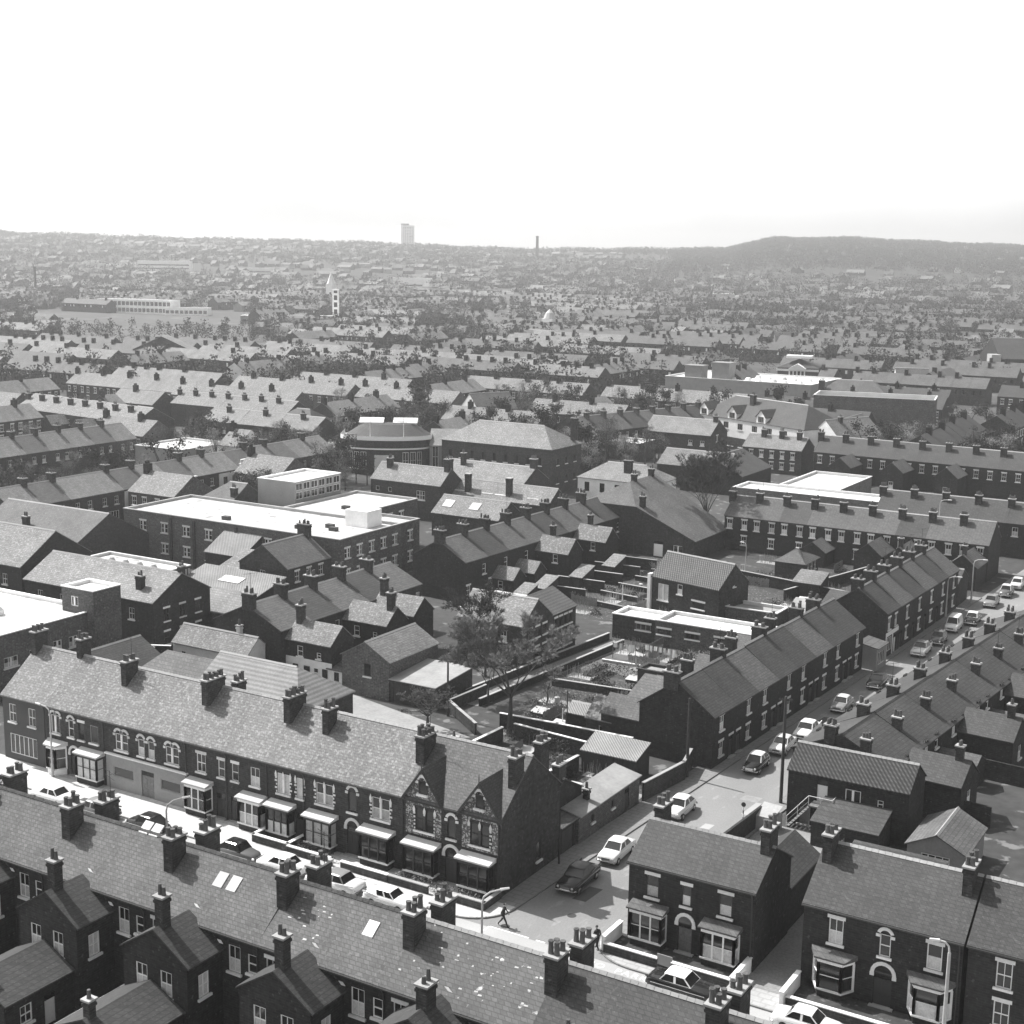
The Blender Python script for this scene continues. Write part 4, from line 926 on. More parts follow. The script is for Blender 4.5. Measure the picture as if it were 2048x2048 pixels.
bare_tree('bare_tree', 'tall bare tree with pale-barked fork in the garden corner behind the twin-gabled house', -69.4, 115.6, 12.5, .95, 5, 26000, trunk_h=.24, forks=6, tw=.035)
bare_tree('bare_tree', 'low spreading bare tree behind the ridge chimneys of the long shop row', -76.4, 111.5, 4.6, 2.0, 8, 8000, trunk_h=.16, forks=7, tw=.035)
bare_tree('bare_tree', 'bare fan-shaped tree standing before the bright-roofed house with a pantiled wing', -81.4, 130.2, 11.2, .85, 14, 6000, trunk_h=.42, forks=7, tw=.03, cm='twig_dark')
bare_tree('bare_tree', 'scrubby bare tree in front of the brick house below the fan-shaped tree', -76.0, 122.2, 6.2, 1.4, 21, 10000, tw=.035)
bare_tree('bare_tree', 'small bare fruit tree in the allotment garden beside the back lane', -71.0, 126.0, 4.6, 1.2, 23, 1800)
bare_tree('bare_tree', 'thin sapling between the long garden strips', -82.5, 176.0, 4.6, .6, 25, 700)
bare_tree('bare_tree', 'great dark bare tree standing before the long rear terrace and the hip-roofed hall', -91.2, 214.3, 17.0, .8, 31, 11000, trunk_h=.3, forks=8, tw=.04, cm='twig_dark')
bare_tree('bare_tree', 'bushy bare shrub tree by the washing line', -66.5, 140.0, 2.6, 1.2, 33, 1500, trunk_h=.15)
hedge('dark hedge across the allotments below the washing garden', [(-73.0, 138.4), (-62.0, 139.1)], 1.3, 1.2, 'leaf', 120)
hedge('dark hedge along the garden wall behind the twin-gabled house', [(-68.5, 113.0), (-62.0, 113.4), (-60.6, 108.5)], 1.5, 1.3, 'leaf', 150)
hedge('row of bean stakes and stalks in the dug garden', [(-70.0, 122.8), (-64.5, 123.6)], 1.4, .9, 'stone_grey', 60, 'stakes')
hedge('rough bushes between the washing garden and the garages', [(-64.5, 148.5), (-60.5, 150.0)], 1.6, 1.8, 'twig', 160, 'bush')
hedge('dark bushes before the long rear terrace', [(-74, 193), (-62, 188)], 1.6, 2.2, 'leaf', 90, 'bush')
hedge('dark overgrown hedge beside the pantiled cottage', [(-66.5, 172), (-60, 181)], 1.5, 1.6, 'leaf', 90, 'hedge')

CL = {}
def clutter(kind, label, x, y, rz, group):
    def mk():
        a = MB()
        if kind == 'fence':
            for k in range(16): a.box(k*.25, -.015, .05, k*.25+.22, .015, 1.25+.06*sin(k*2.3))
            a.box(0, .016, .35, 4, .06, .43); a.box(0, .016, .95, 4, .06, 1.03)
        elif kind == 'cold_frame': a.box(-.9, -.6, 0, .9, .6, .3); a.slab([(-.95, -.65, .33), (.95, -.65, .33), (.95, .65, .6), (-.95, .65, .6)], .06, 1)
        elif kind == 'dustbin': a.tube((0, 0, 0), (0, 0, .75), .24, .28, 10); a.tube((0, 0, .75), (0, 0, .84), .31, .12, 10)
        elif kind == 'bush':
            for _ in range(170):
                d = Vector((RND.gauss(0, .45), RND.gauss(0, .45), abs(RND.gauss(.45, .35)))); u = Vector((RND.uniform(-1, 1), RND.uniform(-1, 1), RND.uniform(-1, 1))).normalized()*.13; v = u.orthogonal()
                a.poly([d-v*.6, d+v*.6, d+u*1.6])
        elif kind == 'stalks':
            a.box(-.15, -.1, -.02, 1.6, 3.6, .015)
            for k in range(60): x, y = RND.uniform(-.1, 1.5), RND.uniform(0, 3.5); a.tube((x, y, 0), (x+RND.uniform(-.15, .15), y+RND.uniform(-.15, .15), RND.uniform(.6, 1.5)), .022, .012, 3)
        elif kind == 'planting':
            a.box(-.15, -.1, -.02, 1.25, 4.6, .015)
            for k in range(3):
                for q in range(22):
                    z = RND.uniform(.1, .5); a.poly([(k*.5+RND.uniform(-.08, .08), q*.2, 0), (k*.5+.16, q*.2+.06, z*.6), (k*.5+RND.uniform(-.1, .1), q*.2+.1, z)])
        return a.mesh(kind, [dict(fence='wood_grey', cold_frame='wood_dark', dustbin='lead', bush='leaf', planting='leaf', stalks='stone_grey')[kind], 'lead'])
    v = RND.randrange(3); o = link(kind, cached(('cl', kind, v), mk), None, (x, y, .012), rz); tag(o, label, kind.replace('_', ' '), group)
PL = [((-70, 117.8, -59, 131), 30), ((-73, 139.8, -60, 150), 14), ((-59, 95, -51.8, 110), 18), ((-92, 160, -76, 194), 44), ((-76, 188, -50, 208), 40), ((-69, 107.5, -60.5, 113.5), 6), ((-73, 132.5, -63, 138), 8), ((-38, 92, -31, 105), 7), ((-27, 94, -20, 103), 6), ((-66, 168, -52, 190), 26)]
for (x0, y0, x1, y1), n in PL:
    for k in range(n):
        kd = ('bush', 'fence', 'planting', 'bush', 'dustbin', 'cold_frame', 'fence', 'planting', 'stalks', 'stalks')[RND.randrange(10)]
        clutter(kd, dict(bush='small dark bush in a back garden', fence='weathered plank fence panel between back gardens', planting='short bed of dark plants in a back garden', dustbin='pale metal dustbin in a back yard', cold_frame='low glazed cold frame in a back garden', stalks='bed of pale upright garden stakes')[kd],
                RND.uniform(x0, x1), RND.uniform(y0, y1), RND.choice((0, pi/2)) if kd != 'bush' else RND.uniform(0, 6), dict(bush='garden bushes', fence='garden fence panels', planting='garden plant beds', dustbin='yard dustbins', cold_frame='cold frames', stalks='garden stake beds')[kd])
# ------------------------------------------------------------ middle ground
def X(label, a, b, L, D, ze, zr, **k): return house(label, (a, b), L, D, ze, zr, k.pop('rot', 0), **k)
def Y(label, a, b, L, D, ze, zr, **k): return house(label, (a, b), L, D, ze, zr, k.pop('rot', 90), **k)
def row(L, zs=(1.0, 3.5), w=.9, h=1.4, n=2, st='SCL', m=.8, skip=()):
    out = []
    for j, z in enumerate(zs):
        for i in range(n):
            if (i, j) not in skip: out.append(W(m+(L-2*m)*((i+.5)/n), z, w, h, st))
    return out
def terr(desc, o, rot, n, L, D, ze, zr, front=None, back=None, group=None, name='terraced_house', kw=None, each=None, rms=('slate_mid',), wm='brick', stk=None, end='near', ends=None):
    c, s = cos(radians(rot)), sin(radians(rot)); out = []
    for i in range(n):
        k = dict(kw or {}); j = i if end == 'near' else n-1-i
        dd = desc.split(' end of ', 1); lab = f'{ORD[j]} house from the {desc}' if j < n-1 or len(dd) < 2 else f'last house, far end of {dd[1]}'
        sk = [dict(q, aerial=RND.random() < .3) for q in stk(i)] if stk else []; dz_ = RND.uniform(-.09, .09)
        h = house(lab, (o[0]+c*L*i, o[1]+s*L*i), L, D, ze, zr+dz_, rot, name=name, group=group, front=front(i) if front else (), back=back(i) if back else (),
                  ends=('g' if i == 0 else 'n')+('g' if i == n-1 else 'n'), rm=rms[i % len(rms)], wm=wm, stacks=sk, **k)
        if each: each(i, h)
        out.append(h)
    return out
# left terrace of the side street
terr('near end of the dark terrace left of the street', (-48.5, 117.2), 87.5, 8, 4.93, 7.7, 5.2, 7.85, wm='brick_dark', rms=('slate_dark', 'slate_dark', 'slate_mid'), group='left terrace of the side street', kw=dict(lod=0, gutter=False),
     front=lambda i: [('d', .8 if i % 2 else 4.1, .1, .85, 2.2, 'L'), W(3.0 if i % 2 else 1.9, .9, .95, 1.35, 'SCL'), W(3.0 if i % 2 else 1.9, 3.4, .9, 1.4, 'SCL')],
     back=lambda i: [W(1.4, 3.3, .9, 1.4), W(3.6, 3.3, .8, 1.3)],
     stk=lambda i: [dict(x=.1, y=4.4, w=.6, d=1.5, pots=4, h=1.3)] if i % 2 == 0 or i > 5 else [dict(x=.1, y=5.3, w=.6, d=1.1, pots=3, h=1.7)],
     each=lambda i, h: wing(h, (4.2, 7.7), 4.5, 3.6, 2.6 if i else 3.2, 3.9 if i else 4.6, rot=90, ends='ng', rm='slate_mid', wm='brick_dark') if i % 2 == 0 else None)
Y('small lean-to shop projecting at the far end of the dark left terrace', -45.2, 156.9, 3.4, 2.2, 2.7, 3.1, rot=87.5, roof='mono', wm='render_grey', rm='slate_mid', name='shop', cat='shop', front=[W(1.7, .6, 2.2, 1.5, 'Mx')])
hs = terr('boarded corner shop end of the far left terrace', (-45.9, 162.4), 88.0, 6, 4.9, 7.2, 5.6, 8.2, wm='brick_dark', rms=('slate_dark', 'slate_mid'), group='far left terrace of the side street',
     front=lambda i: [('d', .8, .1, .85, 2.2, 'L'), W(3.0, .9, .95, 1.35, 'SCL'), W(3.0, 3.4, .9, 1.4, 'SCL')] if i else [W(1.2, 3.4, .9, 1.4, 'SCL'), W(3.6, 3.4, .9, 1.4, 'SCL'), W(1.4, .7, 1.9, 1.7, 'Mx'), ('d', 3.6, .1, .9, 2.2, 'W')],
     stk=lambda i: [dict(x=.1 if i else .5, y=3.9, w=.6, d=1.4, pots=4, h=1.3)])
mb = MB(); mb.box(.15, -.06, 2.6, 4.7, -.004, 3.1); mb.box(.15, -.09, .15, .35, -.004, 2.6); mb.box(2.45, -.09, .15, 2.65, -.004, 2.6); mb.build('shopfront', 'paint_white', hs[0])
X('low dark extension at the far end of the far left terrace', -51.5, 192.6, 6.5, 5.5, 3.4, 4.8, wm='brick_dark', rm='slate_dark')
# right terrace, seen from behind
def trw(i, h):
    if i % 2 == 1: wing(h, (4.6, 9.0), 5.2, 4.4, 3.5, 5.1, rot=90, ends='ng', rm='slate_dark', wm='brick_dark', right=[W(2.2, 1.2, .9, 1.3)], stacks=[dict(x=4.2, y=2.2, w=.6, d=.6, pots=2, h=1.2)])
    else: wing(h, (2.9, 9.0), 3.6, 2.6, 2.2, 2.9, rot=90, ends='ng', rm='slate_mid', wm='brick_dark')
terr('near end of the dark roofed terrace right of the street', (-35.3, 172.0), -94.9, 8, 7.1, 9.0, 4.5, 6.7, wm='brick_dark', rms=('slate_dark',), group='right terrace of the side street', end='far', kw=dict(ry=4.5, ridge='slate_dark'),
     back=lambda i: [W(1.4, 3.3, .9, 1.5, 'SC'), W(4.0, 3.3, .8, 1.4, 'S')], front=lambda i: [W(1.8, 3.4, .9, 1.4), ('d', 4.4, .1, .85, 2.1, ''), W(1.8, .9, .9, 1.4)],
     stk=lambda i: [dict(x=6.9, y=3.4, w=.7, d=1.0, pots=4, h=1.2), dict(x=6.9, y=6.6, w=.6, d=.8, pots=3, h=1.1)], each=trw)
for i in range(5): wall(f'dark yard wall behind the {ORD[i*2+1]} house of the right terrace', [(-29.0+i*.95, 118.2+i*11.1), (-23.5+i*.95, 117.6+i*11.1)], 1.9, m='brick_dark', cope=None)
# --- blocks behind the shop row (left)
X('big hall with bright slate roof and huge dark gable at the left edge', -166, 118, 23.2, 11.4, 7.0, 10.6, rm='slate_pale', name='hall', cat='hall', wm='brick_dark', front=row(23, (1.5, 4.3), n=5, st='S'))
X('long hall with pale roof half shaded by the big left hall', -139.5, 115.7, 21.8, 9.4, 6.4, 9.0, rm='slate_pale', name='hall', cat='hall', wm='brick_dark', right=row(9.4, (1.0, 3.8), n=3, st='DSL', h=1.5), front=row(21, (3.9,), n=5, st='S'), stacks=[dict(x=18.2, y=1.6, w=.9, d=.7, pots=2, h=1.6), dict(x=21.5, y=5.0, w=.5, d=.8, pots=2, h=1.0)])
h = X('modern brick block with white flat roof, glass roof lanterns and a square stair tower', -152, 94.3, 33.2, 14.4, 6.7, 7.0, roof='flat', wm='brick_light', rm='felt_white', name='works_building', cat='building', right=[W(2.0, 3.4, 1.8, 1.1, 'TMC'), W(5.4, 3.5, 1.9, 1.1, 'TMC'), W(8.2, 3.6, 1.2, 1.2, 'TC'), W(10.4, 3.6, 1.2, 1.2, 'TC')])
wing(h, (29.4, 12.4), 5.0, 4.0, 9.2, 9.5, roof='flat', wm='brick_light', rm='felt_white', wname='stair_tower', rname='tower_roof', front=[W(2.0, 7.5, 1.1, 1.1, 'TMx')])
mb = MB()
for q, r_ in ((23.5, 6.4), (20.3, 8.0), (16, 9.5)):
    mb.box(q, r_, 6.7, q+2.0, r_+1.3, 7.2); mb.poly([(q, r_, 7.2), (q+2, r_, 7.2), (q+2, r_+.65, 7.8), (q, r_+.65, 7.8)], 1); mb.poly([(q, r_+.65, 7.8), (q+2, r_+.65, 7.8), (q+2, r_+1.3, 7.2), (q, r_+1.3, 7.2)], 1); mb.poly([(q+2, r_, 7.2), (q+2, r_+1.3, 7.2), (q+2, r_+.65, 7.8)], 1)
mb.build('roof_lantern', ['paint_white', 'curtain'], h)
X('small sunlit flat outbuilding against the stair tower', -117.4, 106.6, 4.6, 4.2, 2.3, 3.0, roof='mono', wm='brick', rm='felt_grey', name='outbuilding', cat='outbuilding')
FW = [W(4+4.4*i, z, 1.3, 1.4, 'TSL') for i in range(4) for z in (1.6, 4.7)] + [W(24.5+4.0*i, z, 1.2, 1.4, 'TSL') for i in range(4) for z in (1.6, 4.7)]
h = X('long two-storey brick works with wide white flat roof', -160, 151.8, 41.3, 14.5, 7.2, 7.5, roof='flat', wm='brick_light', rm='felt_white', name='works_building', cat='building', front=FW, cope='stone_grey',
      right=[W(1.7+2.8*i, z, 1.2, 1.4, 'TSL') for i in range(5) for z in (1.6, 4.7)])
wing(h, (31.4, 14.52), 9.9, 4.6, 7.19, 7.49, roof='flat', wm='brick_light', rm='felt_white', wname='side_range', rname='side_roof', right=[W(2.2, z, 1.2, 1.4, 'TSL') for z in (1.6, 4.7)], cope='stone_grey')
wing(h, (19, 14.52), 12.3, 18.5, 7.19, 7.49, roof='flat', wm='brick_light', rm='felt_white', wname='rear_range', rname='rear_roof', right=[W(2+3*i, 4.7, 1.2, 1.4, 'TSL') for i in range(5)], cope='stone_grey')
mb = MB(); [mb.box(x, -.22, 0, x+.4, -.002, 7.2) for x in (9.6, 14.2, 22.4)]; mb.build('pilaster', 'brick', h)
mb = MB(); [mb.box(x, y, 7.2, x+1.2, y+.8, 7.75) for x, y in ((17, 3), (30, 4), (35, 5.5), (33.2, 7), (26, 20))]; mb.build('roof_vent', 'paint_dark', h)
mb = MB(); mb.box(34.5, 10, 7.2, 38.5, 13.5, 9.6); mb.build('lift_house', 'whitewash', h)
X('two-storey pale block with ribbon windows standing on the works roof', -150.5, 171.5, 7.6, 11.6, 10.2, 10.5, roof='flat', wm='stone_grey', rm='felt_white', name='office_block', cat='building', right=[W(1.1+1.9*i, z, 1.6, 1.15, 'Mx') for i in range(6) for z in (7.7, 9.1)], front=[])
X('gabled brick house with dark east roof and hip line beside the white works', -160.0, 166.8, 7.5, 9, 6.4, 9.4, wm='brick', rm='slate_mid', roof='hipl', stacks=[dict(x=6.9, y=2, w=.9, d=.8, pots=3, h=1.4)])
X('lean-to with streaked glass roof against the works front', -139.6, 147.6, 7.0, 4.1, 4.2, 6.4, roof='mono', wm='brick', rm='corrugated', name='lean_to', cat='outbuilding')
Y('gable-fronted brick house with four-pot chimney before the works', -118.4, 140.3, 9, 8.2, 5.7, 8.4, wm='brick', rm='slate_mid', front=row(9, (1.0, 3.6), n=3, st='SL'), stacks=[dict(x=8.6, y=4.1, w=.6, d=2.0, pots=5, h=1.5)], left=[W(4, 3.6, .9, 1.4)])
X('small sunlit roof tucked left of the gable-fronted house', -132, 142.2, 5.2, 5.4, 3.9, 5.4, roof='mono', wm='brick', rm='slate_pale', name='outbuilding', cat='outbuilding')
h = X('corrugated shed roof with a white roof patch', -131.5, 133, 14, 6, 3.4, 4.9, roof='mono', wm='brick_dark', rm='corrugated', name='shed', cat='shed')
mb = MB(); mb.slab([(5.5, 2.4, 4.16), (9.0, 2.4, 4.16), (9.0, 4.0, 4.56), (5.5, 4.0, 4.56)], .04); mb.build('rooflight', 'felt_white', h)
X('low workshop with stepped pale roof before the corrugated shed', -121.5, 125.2, 7, 4.6, 3.4, 4.9, roof='mono', wm='brick', rm='slate', name='workshop', cat='workshop')
h = X('narrow modern range with white roof and dark fluted end wall', -146.5, 131.2, 15, 5.0, 4.9, 5.2, roof='flat', wm='render_dark', rm='felt_white', name='outbuilding', cat='outbuilding')
mb = MB(); [mb.box(15.003, .3+.6*k, 0, 15.09, .6+.6*k, 4.9) for k in range(8)]; [mb.tube((3+2.6*k, 2.5, 4.9), (3+2.6*k, 2.5, 5.3), .5, .3, 8) for k in range(4)]; mb.build('rooflight', 'lead', h)
X('low white-roofed annexe beside the fluted wall', -131.3, 140.4, 9, 6, 3.3, 3.6, roof='flat', wm='render_grey', rm='felt_white', name='outbuilding', cat='outbuilding')
X('wide dark slate roof behind the left end of the works', -172, 133, 21, 15, 5.4, 9.4, wm='brick', rm='slate_mid', stacks=[dict(x=9, y=3, w=.9, d=.7, pots=2, h=1.5)])
# back street terrace running away behind the shop row
def w9(i, h):
    if i in (0, 2, 3): wing(h, (.9 if i == 0 else .3, 0), 6.3, 4.0, 4.8, 6.5, rot=-90, ends='ng', rm='slate_pale', wm='brick_dark', stacks=[dict(x=5.6 if i == 2 else .7, y=1.8, w=.7, d=.8, pots=3, h=1.9)], front=[W(2.0, 2.9, .8, 1.2, 'S'), W(4.6, 3.0, .6, .7, 'S')], right=[])
t9 = terr('near end of the back street terrace with sunlit rear wings', (-99.4, 116.5), 90, 5, 5.4, 9.6, 5.7, 7.9, wm='brick_dark', rms=('slate_mid', 'slate_dark'), group='back street terrace with sunlit wings', front=lambda i: [W(4.7, 3.3, .8, 1.4, 'S')], stk=lambda i: [dict(x=.2, y=4.6, w=.6, d=1.6, pots=4, h=1.5)], each=w9)
mb = MB(); mb.box(.84, -6.4, 0, .896, -.02, 2.75); wp = mb.build('ground_floor_front', 'whitewash', t9[0])
for q, ww, st in ((-5.5, .7, 'D'), (-4.3, .7, 'SC'), (-3.0, .8, 'D'), (-1.4, .7, 'D')): window(wp, (.71, q, .9), -pi/2, ww, 1.1, st, 1)
X('whitewashed lean-to with one window beside the barn', -93.6, 117.4, 2.4, 3, 2.2, 2.9, roof='mono', wm='whitewash', rm='slate_mid', name='scullery', cat='outbuilding', front=[W(1.2, .9, .7, 1.0, 'D')])
def w10(i, h):
    if i in (3, 5): wing(h, (1.6, 0), 5.6, 3.8, 4.6, 6.4, rot=-90, ends='ng', rm='slate_pale', wm='brick_dark', stacks=[dict(x=1.6, y=2.2, w=.6, d=.7, pots=2, h=1.8)], front=[W(3.4, 3.0, .8, 1.2, 'S')])
    if i in (1, 2): wing(h, (1.2, 0), 3.6, 3.0, 2.6, 3.9, rot=-90, ends='ng', rm='slate_pale', wm='brick_dark', front=[W(1.4, 1.0, .8, 1.1, 'S')])
terr('near gable of the long back terrace before the hip-roofed hall', (-101.5, 156.8), 87.4, 8, 5.3, 8.8, 5.7, 8.2, wm='brick_dark', rms=('slate_mid', 'slate_dark', 'slate_mid'), group='long back terrace', front=lambda i: [W(4.6, 3.3, .8, 1.4, 'S'), W(.9, 1.0, .9, 1.3, 'SL')], stk=lambda i: [dict(x=.2, y=4.3, w=.6, d=1.5, pots=5, h=1.5)], each=w10)
for i, (bb, aa) in enumerate(((157.5, -94.6), (163.2, -94.6), (171.8, -93.6), (180.6, -93.0))):
    X(f'{ORD[i]} sloping shed from the near end, in the yards of the long back terrace', aa, bb, 2.0, 3.6, 2.0, 3.0, roof='mono', wm='brick_dark', rm='slate_pale', name='shed', cat='shed', front=[('g', 1.0, .02, 1.1, 1.7, '')])
for i in range(6): wall(f'{ORD[i]} yard wall from the near end, behind the long back terrace', [(-95.5, 160.8+i*5.6), (-88.5, 161.2+i*5.6)], 1.7, m='brick_dark', cope='stone_grey')
for i in range(5): wall(f'{ORD[i]} low pale-coped divider between the long garden strips, counted from the near side', [(-88.3, 166.0+i*5.4), (-79, 164.5+i*5.6)], .7, m='brick', cope='stone_grey')
h = X('brick house with bright slate roof behind the fan-shaped bare tree', -87.7, 134.1, 8.8, 6.6, 5.4, 7.8, wm='brick', rm='slate_pale', right=row(6.6, (1.0, 3.4), n=3, st='DSL', h=1.2), front=[W(6.2, 3.2, .9, 1.3)])
wing(h, (8.6, 6.62), 6.2, 6.6, 5.2, 7.0, rot=90, ends='ng', rm='pantile', wm='brick', front=row(6.2, (.8, 3.3), n=4, st='DL', h=1.2, w=.7))
X('long white shed roof behind the bright-roofed house', -95.5, 146.5, 8, 7, 2.6, 3.4, roof='mono', wm='whitewash', rm='felt_white', name='shed', cat='shed', front=[W(6.4, .2, 1.4, 2.0, 'Dx')])
Y('brick barn with one upper window in its gable and a plain dark roof', -85.2, 117.1, 9.2, 6.2, 4.3, 6.0, wm='brick_light', rm='slate', name='barn', cat='barn', left=[W(3.4, 2.3, .9, 1.4, 'D')])
X('low garage range with pale lichen-washed roof against the barn', -85.1, 117.2, 5.8, 7, 2.5, 2.95, roof='mono', wm='brick', rm='felt_grey', name='garage', cat='garage', front=[('g', 1.5, .02, 2.3, 2.1, ''), ('g', 4.2, .02, 2.3, 2.1, '')])
X('long whitewashed shed with pale roof and one dark opening', -112.6, 113.5, 11, 3.8, 3.2, 4.8, wm='whitewash', rm='slate_pale', name='shed', cat='shed', front=[W(1.6, 1.3, .6, .9, 'D'), ('g', 7.4, .1, 1.8, 2.0, '')], stacks=[dict(x=8.0, y=2.2, w=.5, d=.5, pots=1, h=1.2, wm='whitewash')])
h = X('broad barn roof with strong horizontal bands behind the shop row', -97, 100.3, 13.5, 8.4, 3.8, 6.6, roof='hipr', wm='brick', rm='tile_banded', name='barn', cat='barn')
Y('plain dark roof behind the left shops', -107.5, 99.3, 8, 7.6, 3.3, 5.4, wm='brick_dark', rm='slate_dark', name='outbuilding', cat='outbuilding')
X('low roof in a brick court left of the banded barn', -107.2, 100.0, 9.8, 7.2, 2.6, 4.4, roof='mono', wm='brick', rm='slate_mid', name='outbuilding', cat='outbuilding')
wall('brick court wall with white coping left of the long white shed', [(-118, 110.6), (-112.8, 113.2)], 2.6, m='brick_dark')
# --- hip-roofed hall with a sweeping side roof
o = thing('hall', 'large brick hall with a sunlit hip and one long sweeping dark roof slope', 'hall', (-106, 198.6, 0)); occupy(-106, 198, -86, 213)
a = MB(); P5 = [(0, 0, 0), (19.5, 0, 0), (19.5, 0, 3.2), (9.2, 0, 7.6), (0, 0, 7.6)]
panel(a, (0, 0), (1, 0), 19.5, 0, 3.2, [(13.4, .1, 1.6, 2.4), (16.8, .8, 1.6, 1.4)], (0, -1)); a.poly([(0, 0, 3.2), (19.5, 0, 3.2), (9.2, 0, 7.6), (0, 0, 7.6)])
a.poly([(19.5, 0, 0), (19.5, 13, 0), (19.5, 13, 3.2), (19.5, 0, 3.2)]); a.poly([(0, 13, 0), (0, 0, 0), (0, 0, 7.6), (0, 13, 7.6)]); a.poly([(19.5, 13, 0), (0, 13, 0), (0, 13, 7.6), (6.2, 13, 10.6), (19.5, 13, 3.2)]); a.build('wall', 'brick', o)
a = MB(); a.slab([(-.2, -.2, 7.6), (9.4, -.2, 7.6), (6.2, 4, 10.75)], .1); a.slab([(9.4, -.2, 7.62), (19.8, -.2, 3.2), (19.8, 13.2, 3.2), (6.2, 13.2, 10.75), (6.2, 4, 10.75)], .1); a.slab([(-.2, -.2, 7.6), (6.2, 4, 10.75), (6.2, 13.2, 10.75), (-.2, 13.2, 7.6)], .1); a.build('roof', 'slate_mid', o)
door(o, (13.4, 0, .1), 0, 1.6, 2.4, 'W', 1); window(o, (16.8, 0, .8), 0, 1.6, 1.4, 'TMx', 1)
for q in ((6.2, 5.5, 10.2, 11.8), (6.2, 11.8, 10.2, 11.9), (10.2, .6, 6.8, 9.3)): stack(o, q[0], q[1], q[2], q[3], .8, .7, 2)
mb = MB(); mb.path([(9.2, -.09, 7.4), (9.2, -.09, .1)], .08); mb.path([(17.6, -.09, 3.8), (17.6, -.09, .1)], .07); mb.build('downpipe', 'paint_dark', o)
X('white-walled house with dark sash windows behind the hip-roofed hall', -121.9, 226, 15.5, 9, 6.4, 8.9, roof='hip', wm='whitewash', rm='slate', front=[W(1.9, 3.9, 1.0, 1.7, 'D'), W(5.0, 3.9, 1.0, 1.7, 'D'), W(8.0, 3.9, 1.0, 1.7, 'D'), W(1.9, .9, 1.0, 1.7, 'D'), W(5, .9, 1.0, 1.7, 'D')], stacks=[dict(x=9, y=2.4, w=1.4, d=.9, pots=4, h=2.2)])
h = X('pantiled cottage with one big white window and a white end wall', -78.3, 166.4, 10.8, 6.4, 5.2, 7.9, rot=-13, wm='brick', rm='pantile', name='cottage', front=[W(1.9, 2.1, 1.7, 2.2, 'TF'), W(4.6, 3.4, .8, 1.3, 'SC'), W(7.6, 2.0, 2.0, .9, 'DL')], right=[W(3.2, 5.0, .5, .8, '')])
mb = MB(); mb.box(-.5, -.35, 0, -.004, .6, 5.4); mb.build('white_pier', 'whitewash', h)
X('low flat-topped outhouse right of the pantiled cottage', -67.5, 165.4, 7, 4, 2.4, 2.7, roof='flat', wm='brick_light', rm='felt_grey', name='outbuilding', cat='outbuilding')
MW = lambda n, L: [W(1.2+(L-2.4)*i/max(1, n-1), 1.5, 1.8, .7, 'MDL') for i in range(n)]
X('left flat-roofed brick garage block with white parapet', -77.2, 153, 5.9, 4.2, 2.7, 3.0, roof='flat', wm='brick', rm='felt_white', name='garage', cat='garage', front=[W(4.2, 1.5, 2.0, .8, 'MGL')])
X('right longer flat-roofed brick garage block with white parapet', -71.2, 152.6, 13.6, 5.2, 2.8, 3.15, roof='flat', wm='brick_light', rm='felt_white', name='garage', cat='garage', front=MW(4, 13.6))
X('small cottage-like outhouse with square white windows against the terrace gable', -62.4, 118.5, 5.4, 4.4, 2.3, 3.8, wm='brick', rm='slate', name='outhouse', cat='outhouse', lod=0, gutter=False, front=[W(1.6, 1.0, .35, .6, ''), W(2.9, .9, .75, .9, 'TM'), ('d', 4.0, .05, .75, 1.9, ''), W(4.95, .8, .5, .9, 'S')])
X('little brick hut with ridged sheet roof left of the small outhouse', -65.4, 119.8, 2.4, 3, 1.9, 2.5, ends='gg', wm='brick_dark', rm='corrugated', name='hut', cat='hut')
X('black box hut at the end of the allotment hedge', -65.2, 135.6, 3, 2.6, 2.1, 2.3, roof='flat', wm='wood_dark', rm='felt_grey', name='hut', cat='hut', cope='wood_dark', front=[('g', 1.5, .02, .9, 1.8, '')])
X('brick outhouse with tiled slope behind the terrace near end', -61.4, 125, 3.2, 4.6, 2.4, 3.9, roof='mono', wm='brick_dark', rm='slate_mid', name='outhouse', cat='outhouse')
X('open timber shed with ribbed sheet roof in the kitchen garden', -58.6, 110.6, 5.6, 2.7, 2.1, 2.9, roof='mono', wm='wood_dark', rm='corrugated', name='shed', cat='shed', front=[('g', 3.9, .02, 1.4, 1.8, '')])
Y('long lean-to store along the side street behind the corner house', -50.75, 95.6, 11, 2.4, 2.5, 3.0, roof='mono', wm='brick_light', rm='felt_grey', name='store', cat='outbuilding', front=[W(2.4, 1.2, .5, .7, 'D'), W(6.0, 1.2, .5, .7, 'D'), ('d', 8.6, .05, .9, 2.0, '')], stacks=[dict(x=3.1, y=1.0, w=.45, d=.45, pots=1, h=1.0)])
Y('small garage with dark doors on the side street beside the corner house', -51.0, 92.95, 2.6, 4.2, 2.4, 3.1, roof='mono', wm='brick_dark', rm='slate_mid', name='garage', cat='garage', front=[('g', 1.3, .02, 1.9, 1.95, '')])
X('rear wing roof of the corner house reaching toward the gardens', -57.0, 92.9, 4.6, 6.2, 3.6, 5.2, wm='brick_dark', rm='slate_dark', name='outbuilding', cat='outbuilding', stacks=[dict(x=4.2, y=3.0, w=.6, d=1.2, pots=3, h=1.4)])
X('dark rear addition behind the double-fronted house', -66.5, 92.9, 4.6, 5.6, 3.4, 4.8, wm='brick_dark', rm='slate_mid', name='outbuilding', cat='outbuilding', stacks=[dict(x=2.3, y=4.8, w=.6, d=.6, pots=1, h=2.2)])
wall('long brick garden wall with pale coping running to the terrace gable', [(-71.0, 116.6), (-64.8, 117.0), (-56.8, 117.3)], 1.5, m='brick')
wall('brick garden wall with pale top running toward the tall bare tree', [(-69.2, 101.5), (-68.7, 113.0)], 1.5)
